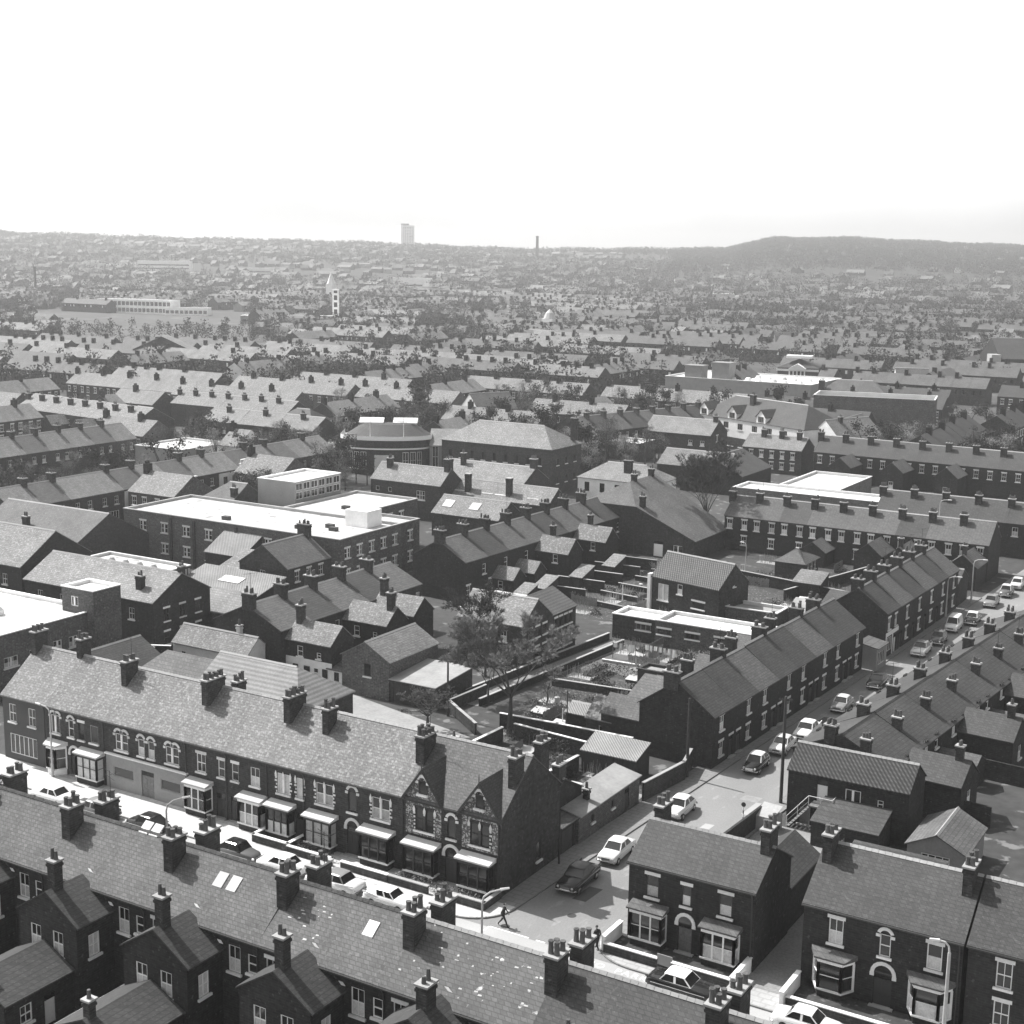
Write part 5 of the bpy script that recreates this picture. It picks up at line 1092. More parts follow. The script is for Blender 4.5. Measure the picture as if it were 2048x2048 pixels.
wall('wall crossing behind the dark garden of the corner house', [(-68.0, 114.4), (-59.8, 113.6)], 1.6)
wall('brick wall dividing the two back gardens nearest the side street', [(-59.6, 94.5), (-58.8, 110.2)], 1.5, m='brick_dark')
wall('street wall with dark doorway between the store and the dark pole', [(-50.4, 106.8), (-49.6, 113.4), (-50.4, 116.8)], 1.8, m='brick', cope='stone_grey')
wall('left wall of the cobbled back lane by the brick house', [(-79.6, 121.2), (-77.1, 151.8)], .8, m='brick_dark', cope='stone_grey')
wall('right wall of the cobbled back lane by the allotments', [(-76.4, 121.2), (-74.2, 150.0)], .8, m='brick_dark', cope='stone_grey')
wall('low pale edge along the washing garden lawn', [(-73.2, 143.0), (-62, 143.6)], .25, m='stone_grey')
wall('brick yard wall round the gravel court by the garage range', [(-77.8, 124.5), (-78.2, 118.0), (-72.0, 113.4)], 1.2, m='brick', cope='stone_grey')
wall('low wall across the allotments above the bean stakes', [(-73.5, 131.6), (-61.8, 132.8)], .8, m='brick', cope='stone_grey')
wall('brick wall in the gardens before the long rear terrace', [(-76, 190.5), (-49.5, 184.5)], 1.6, m='brick_dark', cope='stone_grey')
wall('second brick wall in the gardens before the long rear terrace', [(-66, 183), (-60, 208)], 1.5, m='brick_dark', cope='stone_grey')
# washing on the line
for i, (p, q, items) in enumerate((((-72.9, 144.8), (-70.2, 145.3), ((.1, .5, .5), (.35, .3, .8), (.6, .25, .55), (.82, .7, 1.0))), ((-69.6, 146.2), (-65.2, 146.0), ((.1, .5, .6), (.22, .35, .8), (.36, .4, .5), (.5, .35, .6), (.62, .3, .5), (.76, .35, .7), (.9, .35, .9))))):
    o = thing('washing_line', ('short washing line with a large white sheet', 'longer washing line hung with a row of small white clothes')[i], 'washing line', (p[0], p[1], 0), atan2(q[1]-p[1], q[0]-p[0]))
    L = hypot(q[0]-p[0], q[1]-p[1]); a = MB(); a.tube((0, 0, 1.9), (L, 0, 1.9), .012, .012, 4); a.tube((0, 0, 0), (0, 0, 2.0), .04); a.tube((L, 0, 0), (L, 0, 2.0), .04); a.build('line', 'wood_grey', o)
    for t, w, hh in items:
        a = MB(); n = 5
        for k in range(n):
            x0 = L*t-w/2+w*k/n; x1 = x0+w/n; y0 = .05*sin(k*1.7+t*9); y1 = .05*sin((k+1)*1.7+t*9)
            a.poly([(x0, y0*.3, 1.89), (x1, y1*.3, 1.89), (x1, y1*2, 1.89-hh), (x0, y0*2, 1.89-hh-.05)])
        tag(a.build('laundry', 'cloth_white', None, (p[0], p[1], 0), atan2(q[1]-p[1], q[0]-p[0])), f'{"large white sheet" if hh > .9 and i == 0 else "white washing"} hanging {ORD[min(13, int(t*12))]} along the {("short", "longer")[i]} line', 'laundry', 'white washing on the lines')
# --- long rear terrace at right, school, rows beyond
def wtt(i, h):
    if i in (3, 5, 6, 8): wing(h, (.5, 0), 6.5 if i != 3 else 4.5, 4.0, 3.4 if i != 3 else 2.4, 5.0 if i != 3 else 3.8, rot=-90, ends='ng', rm='slate_mid', wm='brick_dark', stacks=[dict(x=5.6, y=2, w=.6, d=.6, pots=2, h=1.3)] if i in (6, 8) else [])
terr('left end of the long rear terrace behind the gardens', (-86.6, 210.5), 0, 9, 4.6, 7.6, 5.6, 8.3, wm='brick_dark', rms=('slate_mid', 'slate_mid', 'slate_dark', 'slate_mid'), group='long rear terrace', front=lambda i: [W(.9, 3.5, .9, 1.5, 'SCL'), W(3.4, 3.5, .9, 1.5, 'SCL'), W(3.4, 1.0, .9, 1.4, 'SL')], stk=lambda i: [dict(x=.1, y=2.9, w=1.0, d=.8, pots=4, h=1.5)], each=wtt)
terr('left end of the terrace standing behind the long rear terrace', (-68, 230.5), 0, 6, 5.2, 8, 5.6, 8.3, wm='brick_dark', rms=('slate_dark',), group='terrace behind the long rear terrace', stk=lambda i: [dict(x=.1, y=3.0, w=1.0, d=.8, pots=4, h=1.4)], front=lambda i: [W(1.5, 3.5, .9, 1.4), W(3.8, 3.5, .9, 1.4)])
X('low brick outhouse with hipped roof and white edge in the rear gardens', -72.6, 196.5, 4.6, 6, 2.4, 4.0, wm='brick', rm='slate_mid', roof='hip', name='outhouse', cat='outhouse', right=row(6, (.9,), n=3, st='S', h=1.2))
for i, (aa, bb, l, d) in enumerate(((-66.0, 186.0, 4, 3.4), (-58.5, 176.5, 4.4, 3.4), (-55.0, 168.0, 4, 3), (-60.8, 170.0, 3, 3), (-56.5, 186.5, 5, 4))):
    X(f'{("low pale-roofed", "plain dark", "small grey-roofed", "tiny lean-to", "wide dark")[i]} shed among the gardens behind the far left terrace', aa, bb, l, d, 2.2, 3.2, roof='mono', wm='brick_dark', rm=('slate', 'slate_dark', 'slate_mid', 'felt_grey', 'slate_dark')[i], name='shed', cat='shed')
h = X('low modern school with L-shaped white flat roof', -99.4, 245, 28.4, 7.6, 3.7, 4.05, roof='flat', wm='brick_pale', rm='felt_white', name='school', cat='school', front=[W(2.0+2.4*i, 1.2, 1.7, 1.3, 'MD') for i in range(11)])
wing(h, (6.2, 7.62), 11.5, 20, 3.7, 4.1, roof='flat', wm='brick_pale', rm='felt_white', wname='rear_range', rname='rear_roof')
def wr3(i, h):
    if i in (1, 3, 5): wing(h, (.6, 0), 7, 4.4, 4.4, 6.2, rot=-90, ends='ng', rm='slate_mid', wm='brick_dark', right=[W(2.2, 1.0, .9, 1.4)])
terr('left end of the high row behind the school', (-98.6, 287), -2, 8, 5.4, 9.4, 6.0, 8.9, wm='brick_dark', rms=('slate_dark', 'slate_dark'), group='row behind the school', front=lambda i: [W(1.3, 3.7, .9, 1.5, 'SL'), W(4, 3.7, .9, 1.5, 'SL')], stk=lambda i: [dict(x=.1, y=3.4, w=1.1, d=.9, pots=4, h=1.7)], each=wr3)
X('brick house with bright sash windows left of the high row', -115.8, 290, 13.4, 8, 5.4, 7.7, wm='brick', rm='slate', front=row(13.4, (3.3, 1.0), n=5, st='SCL', skip=((0, 1), (1, 1))), stacks=[dict(x=x, y=3.4, w=1.0, d=.8, pots=3, h=1.6) for x in (3.5, 7.6, 11.6)])
Y('house with white south gable behind the school row', -101.7, 311.5, 14, 8, 6.2, 9.6, rot=65, wm='whitewash', rm='slate', name='house', stacks=[dict(x=4, y=3.2, w=.9, d=.7, pots=2, h=1.3)])
Y('dark roofed house adjoining the white south gable', -101.0, 326, 14, 9, 5.6, 8.6, wm='brick', rm='slate_mid')
h = house('white half-timbered hotel with three gabled dormers', (-142, 325.5), 36.5, 14, 7.4, 12, -25.5, name='hotel', cat='hotel', wm='whitewash', rm='slate_dark', roof='hip',
          front=[W(5.2+i*5.0, 4.9, 1.8, 1.5, 'MG') for i in range(6)] + [W(3+i*4.4, .8, 2.6, 1.9, 'MD') for i in range(8)], stacks=[dict(x=14, y=5, w=1.3, d=1, pots=4, h=2.4)])
for x in (2.2, 12.4, 22.4):
    a = MB(); a.box(x-1.5, -.12, 7.0, x+1.5, 2.4, 9.0); a.poly([(x-1.5, -.12, 9.0), (x+1.5, -.12, 9.0), (x, -.12, 10.5)]); d_ = a.build('dormer', 'whitewash', h)
    a = MB(); [a.slab([(x+s*1.75, -.35, 8.75), (x, -.35, 10.55), (x, 4.6, 10.55), (x+s*1.75, 3.2, 8.75)][::s], .1) for s in (-1, 1)]; a.build('dormer_roof', 'slate_dark', d_); window(d_, (x, -.25, 7.5), 0, 1.8, 1.4, 'MGx', 1)
mb = MB(); mb.box(.2, -.1, 0, 36.3, -.004, 2.9); mb.build('ground_floor_front', 'brick_dark', h)
X('brick house with gable end and small lower roof, before the white hotel', -146, 303, 17, 10, 5.2, 8.2, wm='brick', rm='slate', stacks=[dict(x=16.2, y=4.6, w=.9, d=.8, pots=3, h=1.3)], right=[W(4, 3.4, 1.2, 1.4, 'TL')], front=[W(12, 2.6, 1, 1.2), W(15, 2.6, 1, 1.2)])
Y('broad dark-roofed workshop before the half-timbered hotel', -103, 258, 16, 13, 4, 7.2, wm='brick_dark', rm='slate_dark', name='workshop', cat='workshop')
X('barn with pale roof left of the dark workshop', -123, 262, 15, 9, 4.4, 7.0, wm='brick', rm='slate', name='barn', cat='barn')
X('small flat white-edged brick building right of the hipped hall', -152.5, 287.5, 13, 8, 3.8, 4.1, roof='flat', wm='brick_light', rm='felt_white', name='garage', cat='garage')
X('large hall with sunlit hipped roof in the middle distance', -159.5, 237.5, 25.5, 12, 9, 12.6, roof='hip', wm='brick', rm='slate_pale', name='hall', cat='hall', front=row(25, (5.6,), n=9, w=.8, h=1.6, st='D'), right=row(12, (5.6, 2), n=3, st='D'), stacks=[dict(x=25, y=10, w=1.2, d=1.0, pots=3, h=4.0)])
terr('near end of the long dark row behind the hipped hall', (-152, 283), 73, 9, 5.6, 10, 6, 9, wm='brick_dark', rms=('slate_mid', 'slate_dark'), group='dark row behind the hipped hall', front=lambda i: [W(1.4, 3.7, .9, 1.5), W(4, 3.7, .9, 1.5)], stk=lambda i: [dict(x=.1, y=4.2, w=.8, d=1.2, pots=4, h=1.5)])
X('dormered house with pale roof before the hipped hall', -144.5, 214.2, 18, 9, 6, 8.5, wm='brick', rm='slate_pale', stacks=[dict(x=3.2, y=3.4, w=.8, d=.8, pots=2, h=2.2), dict(x=17.5, y=4.5, w=1.2, d=.8, pots=4, h=1.6)])
mb = MB()
h = X('long roof with bright rooflights and two square brick flues', -137, 205.8, 20.4, 7, 4.5, 6.9, wm='brick', rm='slate_pale', name='workshop', cat='workshop', stacks=[dict(x=3.6, y=1.2, w=.9, d=.9, pots=0, h=3.0), dict(x=12, y=1.2, w=.9, d=.9, pots=0, h=3.0)])
for x in (1.0, 6.6, 9.3, 15.8): mb = MB(); mb.slab([(x, .8, 5.2), (x+2.2, .8, 5.2), (x+2.2, 1.9, 5.6), (x, 1.9, 5.6)], .06); mb.build('rooflight', 'felt_white', h)
h = X('low pale-roofed shed with two skylights nearest the white works', -131, 192.2, 13.0, 7.4, 4, 6.4, wm='brick', rm='slate_pale', name='shed', cat='shed')
for x in (1.2, 6.4): mb = MB(); mb.slab([(x, 1.2, 4.96), (x+1.8, 1.2, 4.96), (x+1.8, 2.6, 5.86), (x, 2.6, 5.86)], .05); mb.build('rooflight', 'lead', h)
X('gabled brick house with tall end chimney above the white works roof', -151, 202.2, 15, 6.8, 6.5, 9.0, wm='brick', rm='slate_pale', front=[W(10.8, 3.6, 1.8, 1.6, 'MS'), W(1.5, 4.4, .8, .8, 'x'), W(4.2, 4.4, .8, .8, 'x')], stacks=[dict(x=14.4, y=3.4, w=.9, d=1.6, pots=4, h=1.8), dict(x=2.4, y=2.6, w=.9, d=.9, pots=3, h=1.6)])
X('pale lean roof beside the two-storey pale block', -160.5, 188, 7.5, 8, 5, 8, roof='mono', wm='brick', rm='slate_pale', name='outbuilding', cat='outbuilding')
X('pale barn roof behind the hipped hall, right of the white gable', -146, 306.5, .1+12, 4, 5, 7, wm='brick', rm='slate', name='barn', cat='barn') if False else None
# bow-fronted hall
o = thing('bow_fronted_hall', 'bow-fronted public hall with white bands and wide hipped roof', 'hall', (-177, 242.5, 0), radians(31)); occupy(-196, 230, -152, 262)
a = MB(); c = MB(); r = MB(); n = 16; Ra, Rb = 9.2, 4.6
A = [(Ra*cos(pi+pi*k/n), Rb*sin(pi+pi*k/n)) for k in range(n+1)]
ring_ = [(-Ra, 8)] + A + [(Ra, 8)]
for p, q in zip(ring_, ring_[1:]):
    a.poly([(*p, 0), (*q, 0), (*q, 7.2), (*p, 7.2)])
    for z0, z1, e in ((5.3, 5.6, 1.03), (8.1, 7.22, 1.05)): c.poly([(p[0]*e, p[1]*e, z0), (q[0]*e, q[1]*e, z0), (q[0]*e, q[1]*e, z1), (p[0]*e, p[1]*e, z1)]); c.poly([(p[0]*e, p[1]*e, z1), (q[0]*e, q[1]*e, z1), (q[0]*.98, q[1]*.98, z1), (p[0]*.98, p[1]*.98, z1)])
    r.poly([(p[0]*.98, p[1]*.98, 7.3), (q[0]*.98, q[1]*.98, 7.3), (q[0]*.55, q[1]*.35+2, 10.0), (p[0]*.55, p[1]*.35+2, 10.0)])
r.poly([(p[0]*.55, p[1]*.35+2, 10.0) for p in ring_]); a.poly([(-Ra, 8, 0), (-Ra, 8, 7.2), (Ra, 8, 7.2), (Ra, 8, 0)])
a.build('wall', 'brick', o); c.build('cornice', 'paint_white', o); r.build('roof', 'slate_dark', o)
for k in (3, 4, 5, 10, 11, 12):
    p, q = A[k], A[k+1]; ww = hypot(q[0]-p[0], q[1]-p[1])
    window(o, ((p[0]+q[0])/2*1.025, (p[1]+q[1])/2*1.025, 1.2), atan2(q[1]-p[1], q[0]-p[0]), min(1.6, ww*.75), 3.6, 'MS', 1)
a = MB(); a.box(-2, -Rb-.8, 0, 2, -Rb+.6, 4.2); a.build('porch', 'whitewash', o)
for sx in (-6, 1.2): a = MB(); a.slab([(sx, 2.4, 10.2), (sx+5.2, 2.4, 10.2), (sx+5.2, 5, 11.0), (sx, 5, 11.0)], .2); a.box(sx+.1, 2.6, 9.9, sx+5.1, 4.9, 10.08); a.build('roof_lantern', 'felt_white', o)
a = MB(); [a.tube((x, -Rb*.9, 7.2), (x, -Rb*.9, 12.0), .09, .06) for x in (-3, 4)]; a.build('flagpole', 'paint_white', o)
X('glazed side wing with white gable right of the bow-fronted hall', -167.6, 245, 6.5, 12, 6.2, 8.8, rot=31, wm='render_grey', rm='slate', name='hall', cat='hall', front=[W(1.2+2.0*i, 1.5, 1.3, 4.5, 'MS') for i in range(3)])
X('low white-banded wing left of the bow-fronted hall', -192, 233, 7, 8, 4.6, 5, rot=31, roof='flat', wm='brick', rm='felt_grey', name='outbuilding', cat='outbuilding', cope='paint_white')
# left-hand street of shops and rows
def shop38(i, h):
    if i in (4, 5, 8): mb = MB(); mb.box(.2, -.12, .2, 5.6, -.004, 5.3); mb.build('white_shopfront', 'whitewash', h); window(h, (1.8, -.25, 3.2), 0, 1.0, 1.4, 'Dx', 1); window(h, (4.2, -.25, 3.2), 0, 1.0, 1.4, 'Dx', 1)
    if i in (6, 9):
        mb = MB(); mb.box(.1, -.16, 2.6, 5.7, -.004, 6.4 if i == 9 else 5.6); pr = mb.build('shop_parapet', 'render_grey' if i == 6 else 'brick_pale', h); window(pr, (2.9, -.29, 3.3), 0, 4.6, 1.6, 'MWx', 1)
        mb = MB(); mb.box(-.1, -.4, 6.404 if i == 9 else 5.604, 5.9, .1, 6.6 if i == 9 else 5.8)
        if i == 9: [mb.prism([(q-1, -.3), (q+1, -.3), (q+.6, .1), (q-.6, .1)], 6.604, 7.3) for q in (1.0, 4.8)]
        mb.build('parapet_cap', 'paint_white', pr)
terr('left end of the shopping street row beside the white works', (-180.5, 148), 90, 14, 5.85, 9, 5.7, 8.4, wm='brick', rms=('slate', 'slate_mid', 'slate', 'slate', 'slate_mid'), group='shopping street row', front=lambda i: [W(1.6, 3.4, .9, 1.4, 'S'), W(4.2, 3.4, .9, 1.4, 'S'), W(2.9, .7, 3.6, 1.6, 'MW')], stk=lambda i: [dict(x=.1, y=4.4, w=.8, d=1.3, pots=4, h=1.3)] if i % 3 else [], each=shop38)
sh = col.objects  # fascia lettering on the pale shop with three big panes
tx = bpy.data.curves.new('fascia_lettering', 'FONT'); tx.body = 'SHIP LANE'; tx.size = 1.1; tx.align_x = 'CENTER'; tx.materials.append(MATS['paint_dark'])
fo = link('fascia', MB().mesh('fascia', ['paint_white']), None) if False else None
a = MB(); a.box(0, -.1, 0, 6.4, 0, 1.5); fs = a.build('shop_sign', 'paint_white', None, (-180.2, 183.0, 1.35), pi/2); tag(fs, 'long white shop fascia with dark capital lettering under three big panes', 'sign')
l_ = letters('lettering', tx, fs, (3.2, -.12, .35)); l_.rotation_euler = (pi/2, 0, 0)
for i in range(12): X(f'{ORD[i]} bright lean-to roof from the near end, in the yards behind the shopping street', -205+RND.uniform(-4, 2), 152+i*5.6, RND.uniform(3.5, 6), RND.uniform(3, 4.5), 2.5, RND.uniform(3.0, 4.2), roof='mono', wm='brick', rm=RND.choice(('slate_pale', 'felt_white', 'felt_white', 'slate')), name='shed', cat='shed')
terr('near end of the dull row at the left edge', (-226.5, 178), 90, 7, 5.9, 9, 5.7, 8.6, wm='brick', rms=('slate', 'slate', 'slate_mid'), group='dull row behind the shops', front=lambda i: [W(2, 3.4, .9, 1.4), W(4.4, 3.4, .9, 1.4)], stk=lambda i: [dict(x=.1, y=4.4, w=.8, d=1.3, pots=4, h=1.3)])
terr('left end of the bright-roofed stepped row with many chimneys', (-290, 240.5), -6.5, 8, 5.85, 11.5, 6, 9, wm='brick', rms=('slate_pale',), group='bright stepped row', stk=lambda i: [dict(x=.2, y=3.6, w=1.2, d=.9, pots=4, h=1.5)], front=lambda i: [W(1.4, 3.4, .9, 1.4), W(4.2, 3.4, .9, 1.4)],
     each=lambda i, h: wing(h, (.4, 0), 5, 4, 4, 6, rot=-90, ends='ng', rm='slate_pale', wm='brick') if i in (0, 1, 3, 5) else None)
X('flat white roof with a rough pale parapet behind the shopping street', -222, 214.5, 13, 15, 4.7, 5.0, roof='flat', wm='render_grey', rm='felt_white', name='outbuilding', cat='outbuilding')
terr('left end of the bright row left of the bow-fronted hall', (-236, 249.5), 0, 6, 5.6, 9, 6, 8.6, wm='brick', rms=('slate_pale', 'slate'), group='bright row left of the bow-fronted hall', stk=lambda i: [dict(x=.1, y=3.4, w=1.0, d=.8, pots=4, h=1.4)] if i % 2 else [], front=lambda i: [W(1.4, 3.4, .9, 1.4), W(4.2, 3.4, .9, 1.4)])
terr('left end of the pale row before the hazy trees', (-268, 272), 0, 7, 5.6, 9, 6, 8.6, wm='brick', rms=('slate_pale',), group='pale row before the hazy trees', stk=lambda i: [dict(x=.1, y=3.4, w=1.0, d=.8, pots=4, h=1.4)])
X('house with white arched parapet and white front in the left rows', -229, 268, 11, 8, 5, 7.5, wm='whitewash', rm='slate_dark', roof='hip', front=row(11, (2.8,), n=3, st='D'))
Y('white gabled house with a dark arched opening', -198, 312, 12, 10, 5.2, 9.2, rot=62, wm='whitewash', rm='slate_mid', left=[W(4.5, 1.0, 2.4, 2.6, 'Dx')])
X('long white wall and low roof right of the white gable', -172, 340, 26, 6, 3.2, 4.6, rot=18, roof='mono', wm='whitewash', rm='slate_mid', name='outbuilding', cat='outbuilding')
# ------------------------------------------------------------ distance: placed by bearing so the view fills to the horizon
AX = Vector((f2.x, f2.y)).normalized(); RT = Vector((AX.y, -AX.x))
def polar(az, r):         # az in degrees, + to the right
    t = CAMDIR-radians(az); return r*cos(t), r*sin(t)
def seen(x, y, m=1.5):
    az = math.degrees(CAMDIR-atan2(y, x)); return abs(az) < 20.5+m
def free(x0, y0, x1, y1, g=2.0):
    return not any(x0-g < q[2] and x1+g > q[0] and y0-g < q[3] and y1+g > q[1] for q in OCC)
occupy(-330, 66, 60, 86); occupy(-165, 86, -30, 232); occupy(-132, 230, -30, 306); occupy(-215, 392, -135, 432); occupy(-205, 455, -160, 500)
for b in range(80, 340, 10): occupy(kx(b)-2, b, kr(b)+2, b+10)
# prototypes of small far houses: walls with windows, roof, chimney
def far_proto(k, L, D, ze, zr, rm, wm):
    o = thing('far_house', None, 'house', (0, 0, 0)); r = o
    a = MB(); panel(a, (0, 0), (1, 0), L, 0, ze, [], (0, -1)); panel(a, (L, D), (-1, 0), L, 0, ze, [], (0, 1))
    for x in (.003, L-.003): a.poly([(x, 0, 0), (x, D, 0), (x, D, ze), (x, D/2, zr), (x, 0, ze)])
    a.build('wall', wm, o)
    b = MB(); s = (zr-ze)/(D/2)
    for y0, y1, z0, z1 in ((-.25, D/2, ze-.25*s, zr), (D+.25, D/2, ze-.25*s, zr)): b.slab([(.004, y0, z0+.08), (L-.004, y0, z0+.08), (L-.004, y1, z1+.08), (.004, y1, z1+.08)], .12)
    b.build('roof', rm, o)
    if k % 2 == 0:
        c = MB(); c.box(.05, D/2-.9, ze+1, .95, D/2+.4, zr+1.3); [c.tube((.5, D/2-.7+q*.35, zr+1.3), (.5, D/2-.7+q*.35, zr+1.8), .15, .11, 5) for q in range(3)]; c.build('chimney', 'brick_dark', o)
    for x, z in ((L*.28, 3.3), (L*.72, 3.3), (L*.7, .9)): window(o, (x, -.14, z), 0, .95, 1.45, 'SL', 2)
    return o
PRO = [far_proto(k, 5.4, 9, 5.6, 8.5, rm, wm) for k, (rm, wm) in enumerate((('slate', 'brick'), ('slate', 'brick'), ('slate_pale', 'brick_light'), ('slate_pale', 'brick_light'), ('slate_dark', 'brick'), ('slate_dark', 'brick'), ('slate', 'whitewash')))]
used = [False]*len(PRO)
FARL = ('slate-roofed terraced house with a chimney in the hazy rows beyond the named halls', 'slate-roofed terraced house without a chimney in the hazy rows beyond the named halls')
cells = []
for i in range(-26, 8):
    for j in range(3, 44):
        a0 = i*48+RND.uniform(-5, 5); b0 = 100+j*24+RND.uniform(-3, 3)
        cells.append((hypot(a0+22, b0+5), a0, b0, RND.random(), RND.random()))
cells.sort(); count = 0; far_rows = []
for dist, a0, b0, q, q2 in cells:
    if dist < 175 or dist > 1250 or not seen(a0+20, b0): continue
    az_ = math.degrees(CAMDIR-atan2(b0, a0+20))
    if az_ < -9 and 450 < dist < 520 and q2 < .5: continue
    if -19 < az_ < -10 and 640 < dist < 1000: continue
    if dist > 560 and q2 < .36 + .25*(dist > 750): continue
    if q2 < .06+.3*(dist > 620): continue                    # gaps: yards, greens and trees
    turn = 90 if q < .3 else 0
    n = 8 if not turn else 5; L = 5.4
    ok = []
    for k in range(n):
        x, y = (a0+k*L, b0) if not turn else (a0+20, b0-12+k*L)
        bx = (x, y, x+L, y+9) if not turn else (x-9, y, x, y+L)
        if free(*bx, .8): ok.append((x, y, bx))
    for k, (x, y, bx) in enumerate(ok):
        if count < 165 and dist < 520:
            p = (4 if az_ > 7 else 0 if q < .55 else 2) + count % 2  # rows right of view get darker slate: edge dimming put into roof colour
            if q2 > .93 and count % 3 == 0: p = 6
            src = PRO[p]
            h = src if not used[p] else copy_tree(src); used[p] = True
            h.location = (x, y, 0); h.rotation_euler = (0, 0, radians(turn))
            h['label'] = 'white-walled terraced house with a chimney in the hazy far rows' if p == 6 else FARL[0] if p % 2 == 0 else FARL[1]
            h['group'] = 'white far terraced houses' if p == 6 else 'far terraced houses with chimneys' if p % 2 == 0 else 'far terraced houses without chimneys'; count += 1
        else: far_rows.append((x, y, turn, az_ > 6, q))
    for (x, y, bx) in ok: OCC.append(bx)
for p, u in zip(PRO, used):
    if not u:
        for c in list(p.children): bpy.data.objects.remove(c)
        bpy.data.objects.remove(p)
mb = MB()
def far_block(x, y, turn, L, D, ze, zr, m_w, m_r, ch, z=0):
    c, s = cos(radians(turn)), sin(radians(turn))
    def t(p): return (x+p[0]*c-p[1]*s, y+p[0]*s+p[1]*c, z+p[2])
    for q in ([(0, 0, 0), (L, 0, 0), (L, 0, ze), (0, 0, ze)], [(L, D, 0), (0, D, 0), (0, D, ze), (L, D, ze)], [(L, 0, 0), (L, D, 0), (L, D, ze), (L, D/2, zr), (L, 0, ze)], [(0, D, 0), (0, 0, 0), (0, 0, ze), (0, D/2, zr), (0, D, ze)]): mb.poly([t(p) for p in q], m_w)
    mb.poly([t(p) for p in ((-.1, -.3, ze-.1), (L+.1, -.3, ze-.1), (L+.1, D/2, zr+.08), (-.1, D/2, zr+.08))], m_r); mb.poly([t(p) for p in ((-.1, D/2, zr+.08), (L+.1, D/2, zr+.08), (L+.1, D+.3, ze-.1), (-.1, D+.3, ze-.1))], m_r)
    if ch:
        for zz in ((zr-1, zr+1.4),):
            pts = [t(p) for p in ((.1, D/2-.9, zz[0]), (1.0, D/2-.9, zz[0]), (1.0, D/2+.5, zz[0]), (.1, D/2+.5, zz[0]))]; top = [(p[0], p[1], z+zz[1]) for p in pts]
            for k in range(4): mb.poly([pts[k], pts[(k+1) % 4], top[(k+1) % 4], top[k]], 3)
            mb.poly(top, 3)
    for k in (.28, .72):
        mb.poly([t(p) for p in ((L*k-.4, -.03, ze*.62), (L*k+.4, -.03, ze*.62), (L*k+.4, -.03, ze*.62+1.3), (L*k-.4, -.03, ze*.62+1.3))], RND.choice((4, 5, 5)))
for x, y, turn, first, q in far_rows: far_block(x, y, turn, 5.4, 9, 5.6, 8.5, 0 if q > .04 else 2, 6 if first else (1 if q < .6 else 6), RND.random() < .55)  # right-hand rows all take mid slate, edge dimming put into the colour
for _ in range(2200):           # scattered houses further out, on the rising land
    r = 700+2300*RND.random()**1.25; az = RND.uniform(-22, 22); x, y = polar(az, r)
    if not free(x-5, y-5, x+5, y+5, 1) or (az > 4 and r > 1750 and RND.random() < .85) or (-18.5 < az < -10.5 and r < 1010): continue
    L = RND.choice((8, 10, 14, 22)); far_block(x, y, RND.choice((0, 0, 90, 31, 20, -20)), L, 8, RND.uniform(3, 5.5), RND.uniform(6.5, 8.5), RND.choice((0, 0, 0, 0, 0, 0, 2, 7)), RND.choice((6, 6, 6, 1, 8)), RND.random() < .5, land(x, y)-.3)
tag(mb.build('far_town', ['brick', 'slate', 'whitewash', 'brick_dark', 'paint_white', 'glass', 'slate_mid', 'render_grey', 'slate_pale']), 'hazy mass of small roofs and white gables spreading to the skyline', 'houses', None, 'stuff')

# ------------------------------------------------------------ far landmarks
def by_px(px_, py_, r):          # ground point on a bearing
    return polar(math.degrees(math.atan((px_-1024)/FPX)), r)
def XB(label, px_, r, L, D, ze, zr, rot=31, **k):
    x, y = by_px(px_, 0, r); return house(label, (x-L/2*cos(radians(rot)), y-L/2*sin(radians(rot))), L, D, ze, zr, rot, **k)
h = XB('long white framed two-storey school with a grid of glass bays', 268, 985, 56, 12, 8.6, 9.0, rot=13, roof='flat', wm='whitewash', rm='felt_white', name='school', cat='school', front=[W(1.6+3.1*i, z, 2.6, 2.7, 'Mx') for i in range(18) for z in (.9, 5.2)], cope='paint_white')
XB('lower white single-storey range right of the framed school', 372, 960, 28, 10, 4.4, 4.7, rot=28, roof='flat', wm='whitewash', rm='felt_white', name='school', cat='school', front=[W(1.6+3.1*i, 1.0, 2.4, 2.2, 'Mx') for i in range(9)], cope='paint_white')
XB('low wide building with bright white flat roof round a slim tower', 610, 860, 78, 18, 4.2, 4.6, rot=31, roof='flat', wm='render_grey', rm='felt_white', name='works_building', cat='building', front=[W(2+4*i, 1, 2.6, 1.8, 'MDx') for i in range(19)], cope='paint_white')
x, y = by_px(669, 0, 880); o = thing('slim_tower', 'slim white bell tower with dark openings rising from the white flat roofs', 'tower', (x, y, 0), radians(31))
a = MB(); a.box(-1.9, -1.6, 0, -1.1, 1.6, 19.5); a.box(1.1, -1.6, 0, 1.9, 1.6, 19.5); [a.box(-1.1, -1.6, z, 1.1, 1.6, z+1.3) for z in (0, 4, 8.2, 12.4, 16.6)]; a.box(-2, -1.7, 19.502, 2, 1.7, 20.2); a.build('frame', 'whitewash', o)
a = MB(); a.box(-1.09, -.4, .1, 1.09, .4, 19.4); a.build('core', 'brick_dark', o)
x, y = by_px(806, 0, 2850); o = thing('tower_block', 'pale tall tower block standing alone on the skyline', 'tower block', (x, y, land(x, y)-1), radians(58)); th = 47.5+36.5/FPX*2850-land(x, y)+1
a = MB(); a.box(-14, -14, 0, 14, 14, th); [a.box(-14.3, -4+k*8-.6, 0, -14.002, -4+k*8+.6, th) for k in range(2)]; a.build('wall', 'paint_white', o)
a = MB(); a.box(-6, -6, th+.003, 6, 6, th+3.5); a.build('roof_plant', 'brick', o)
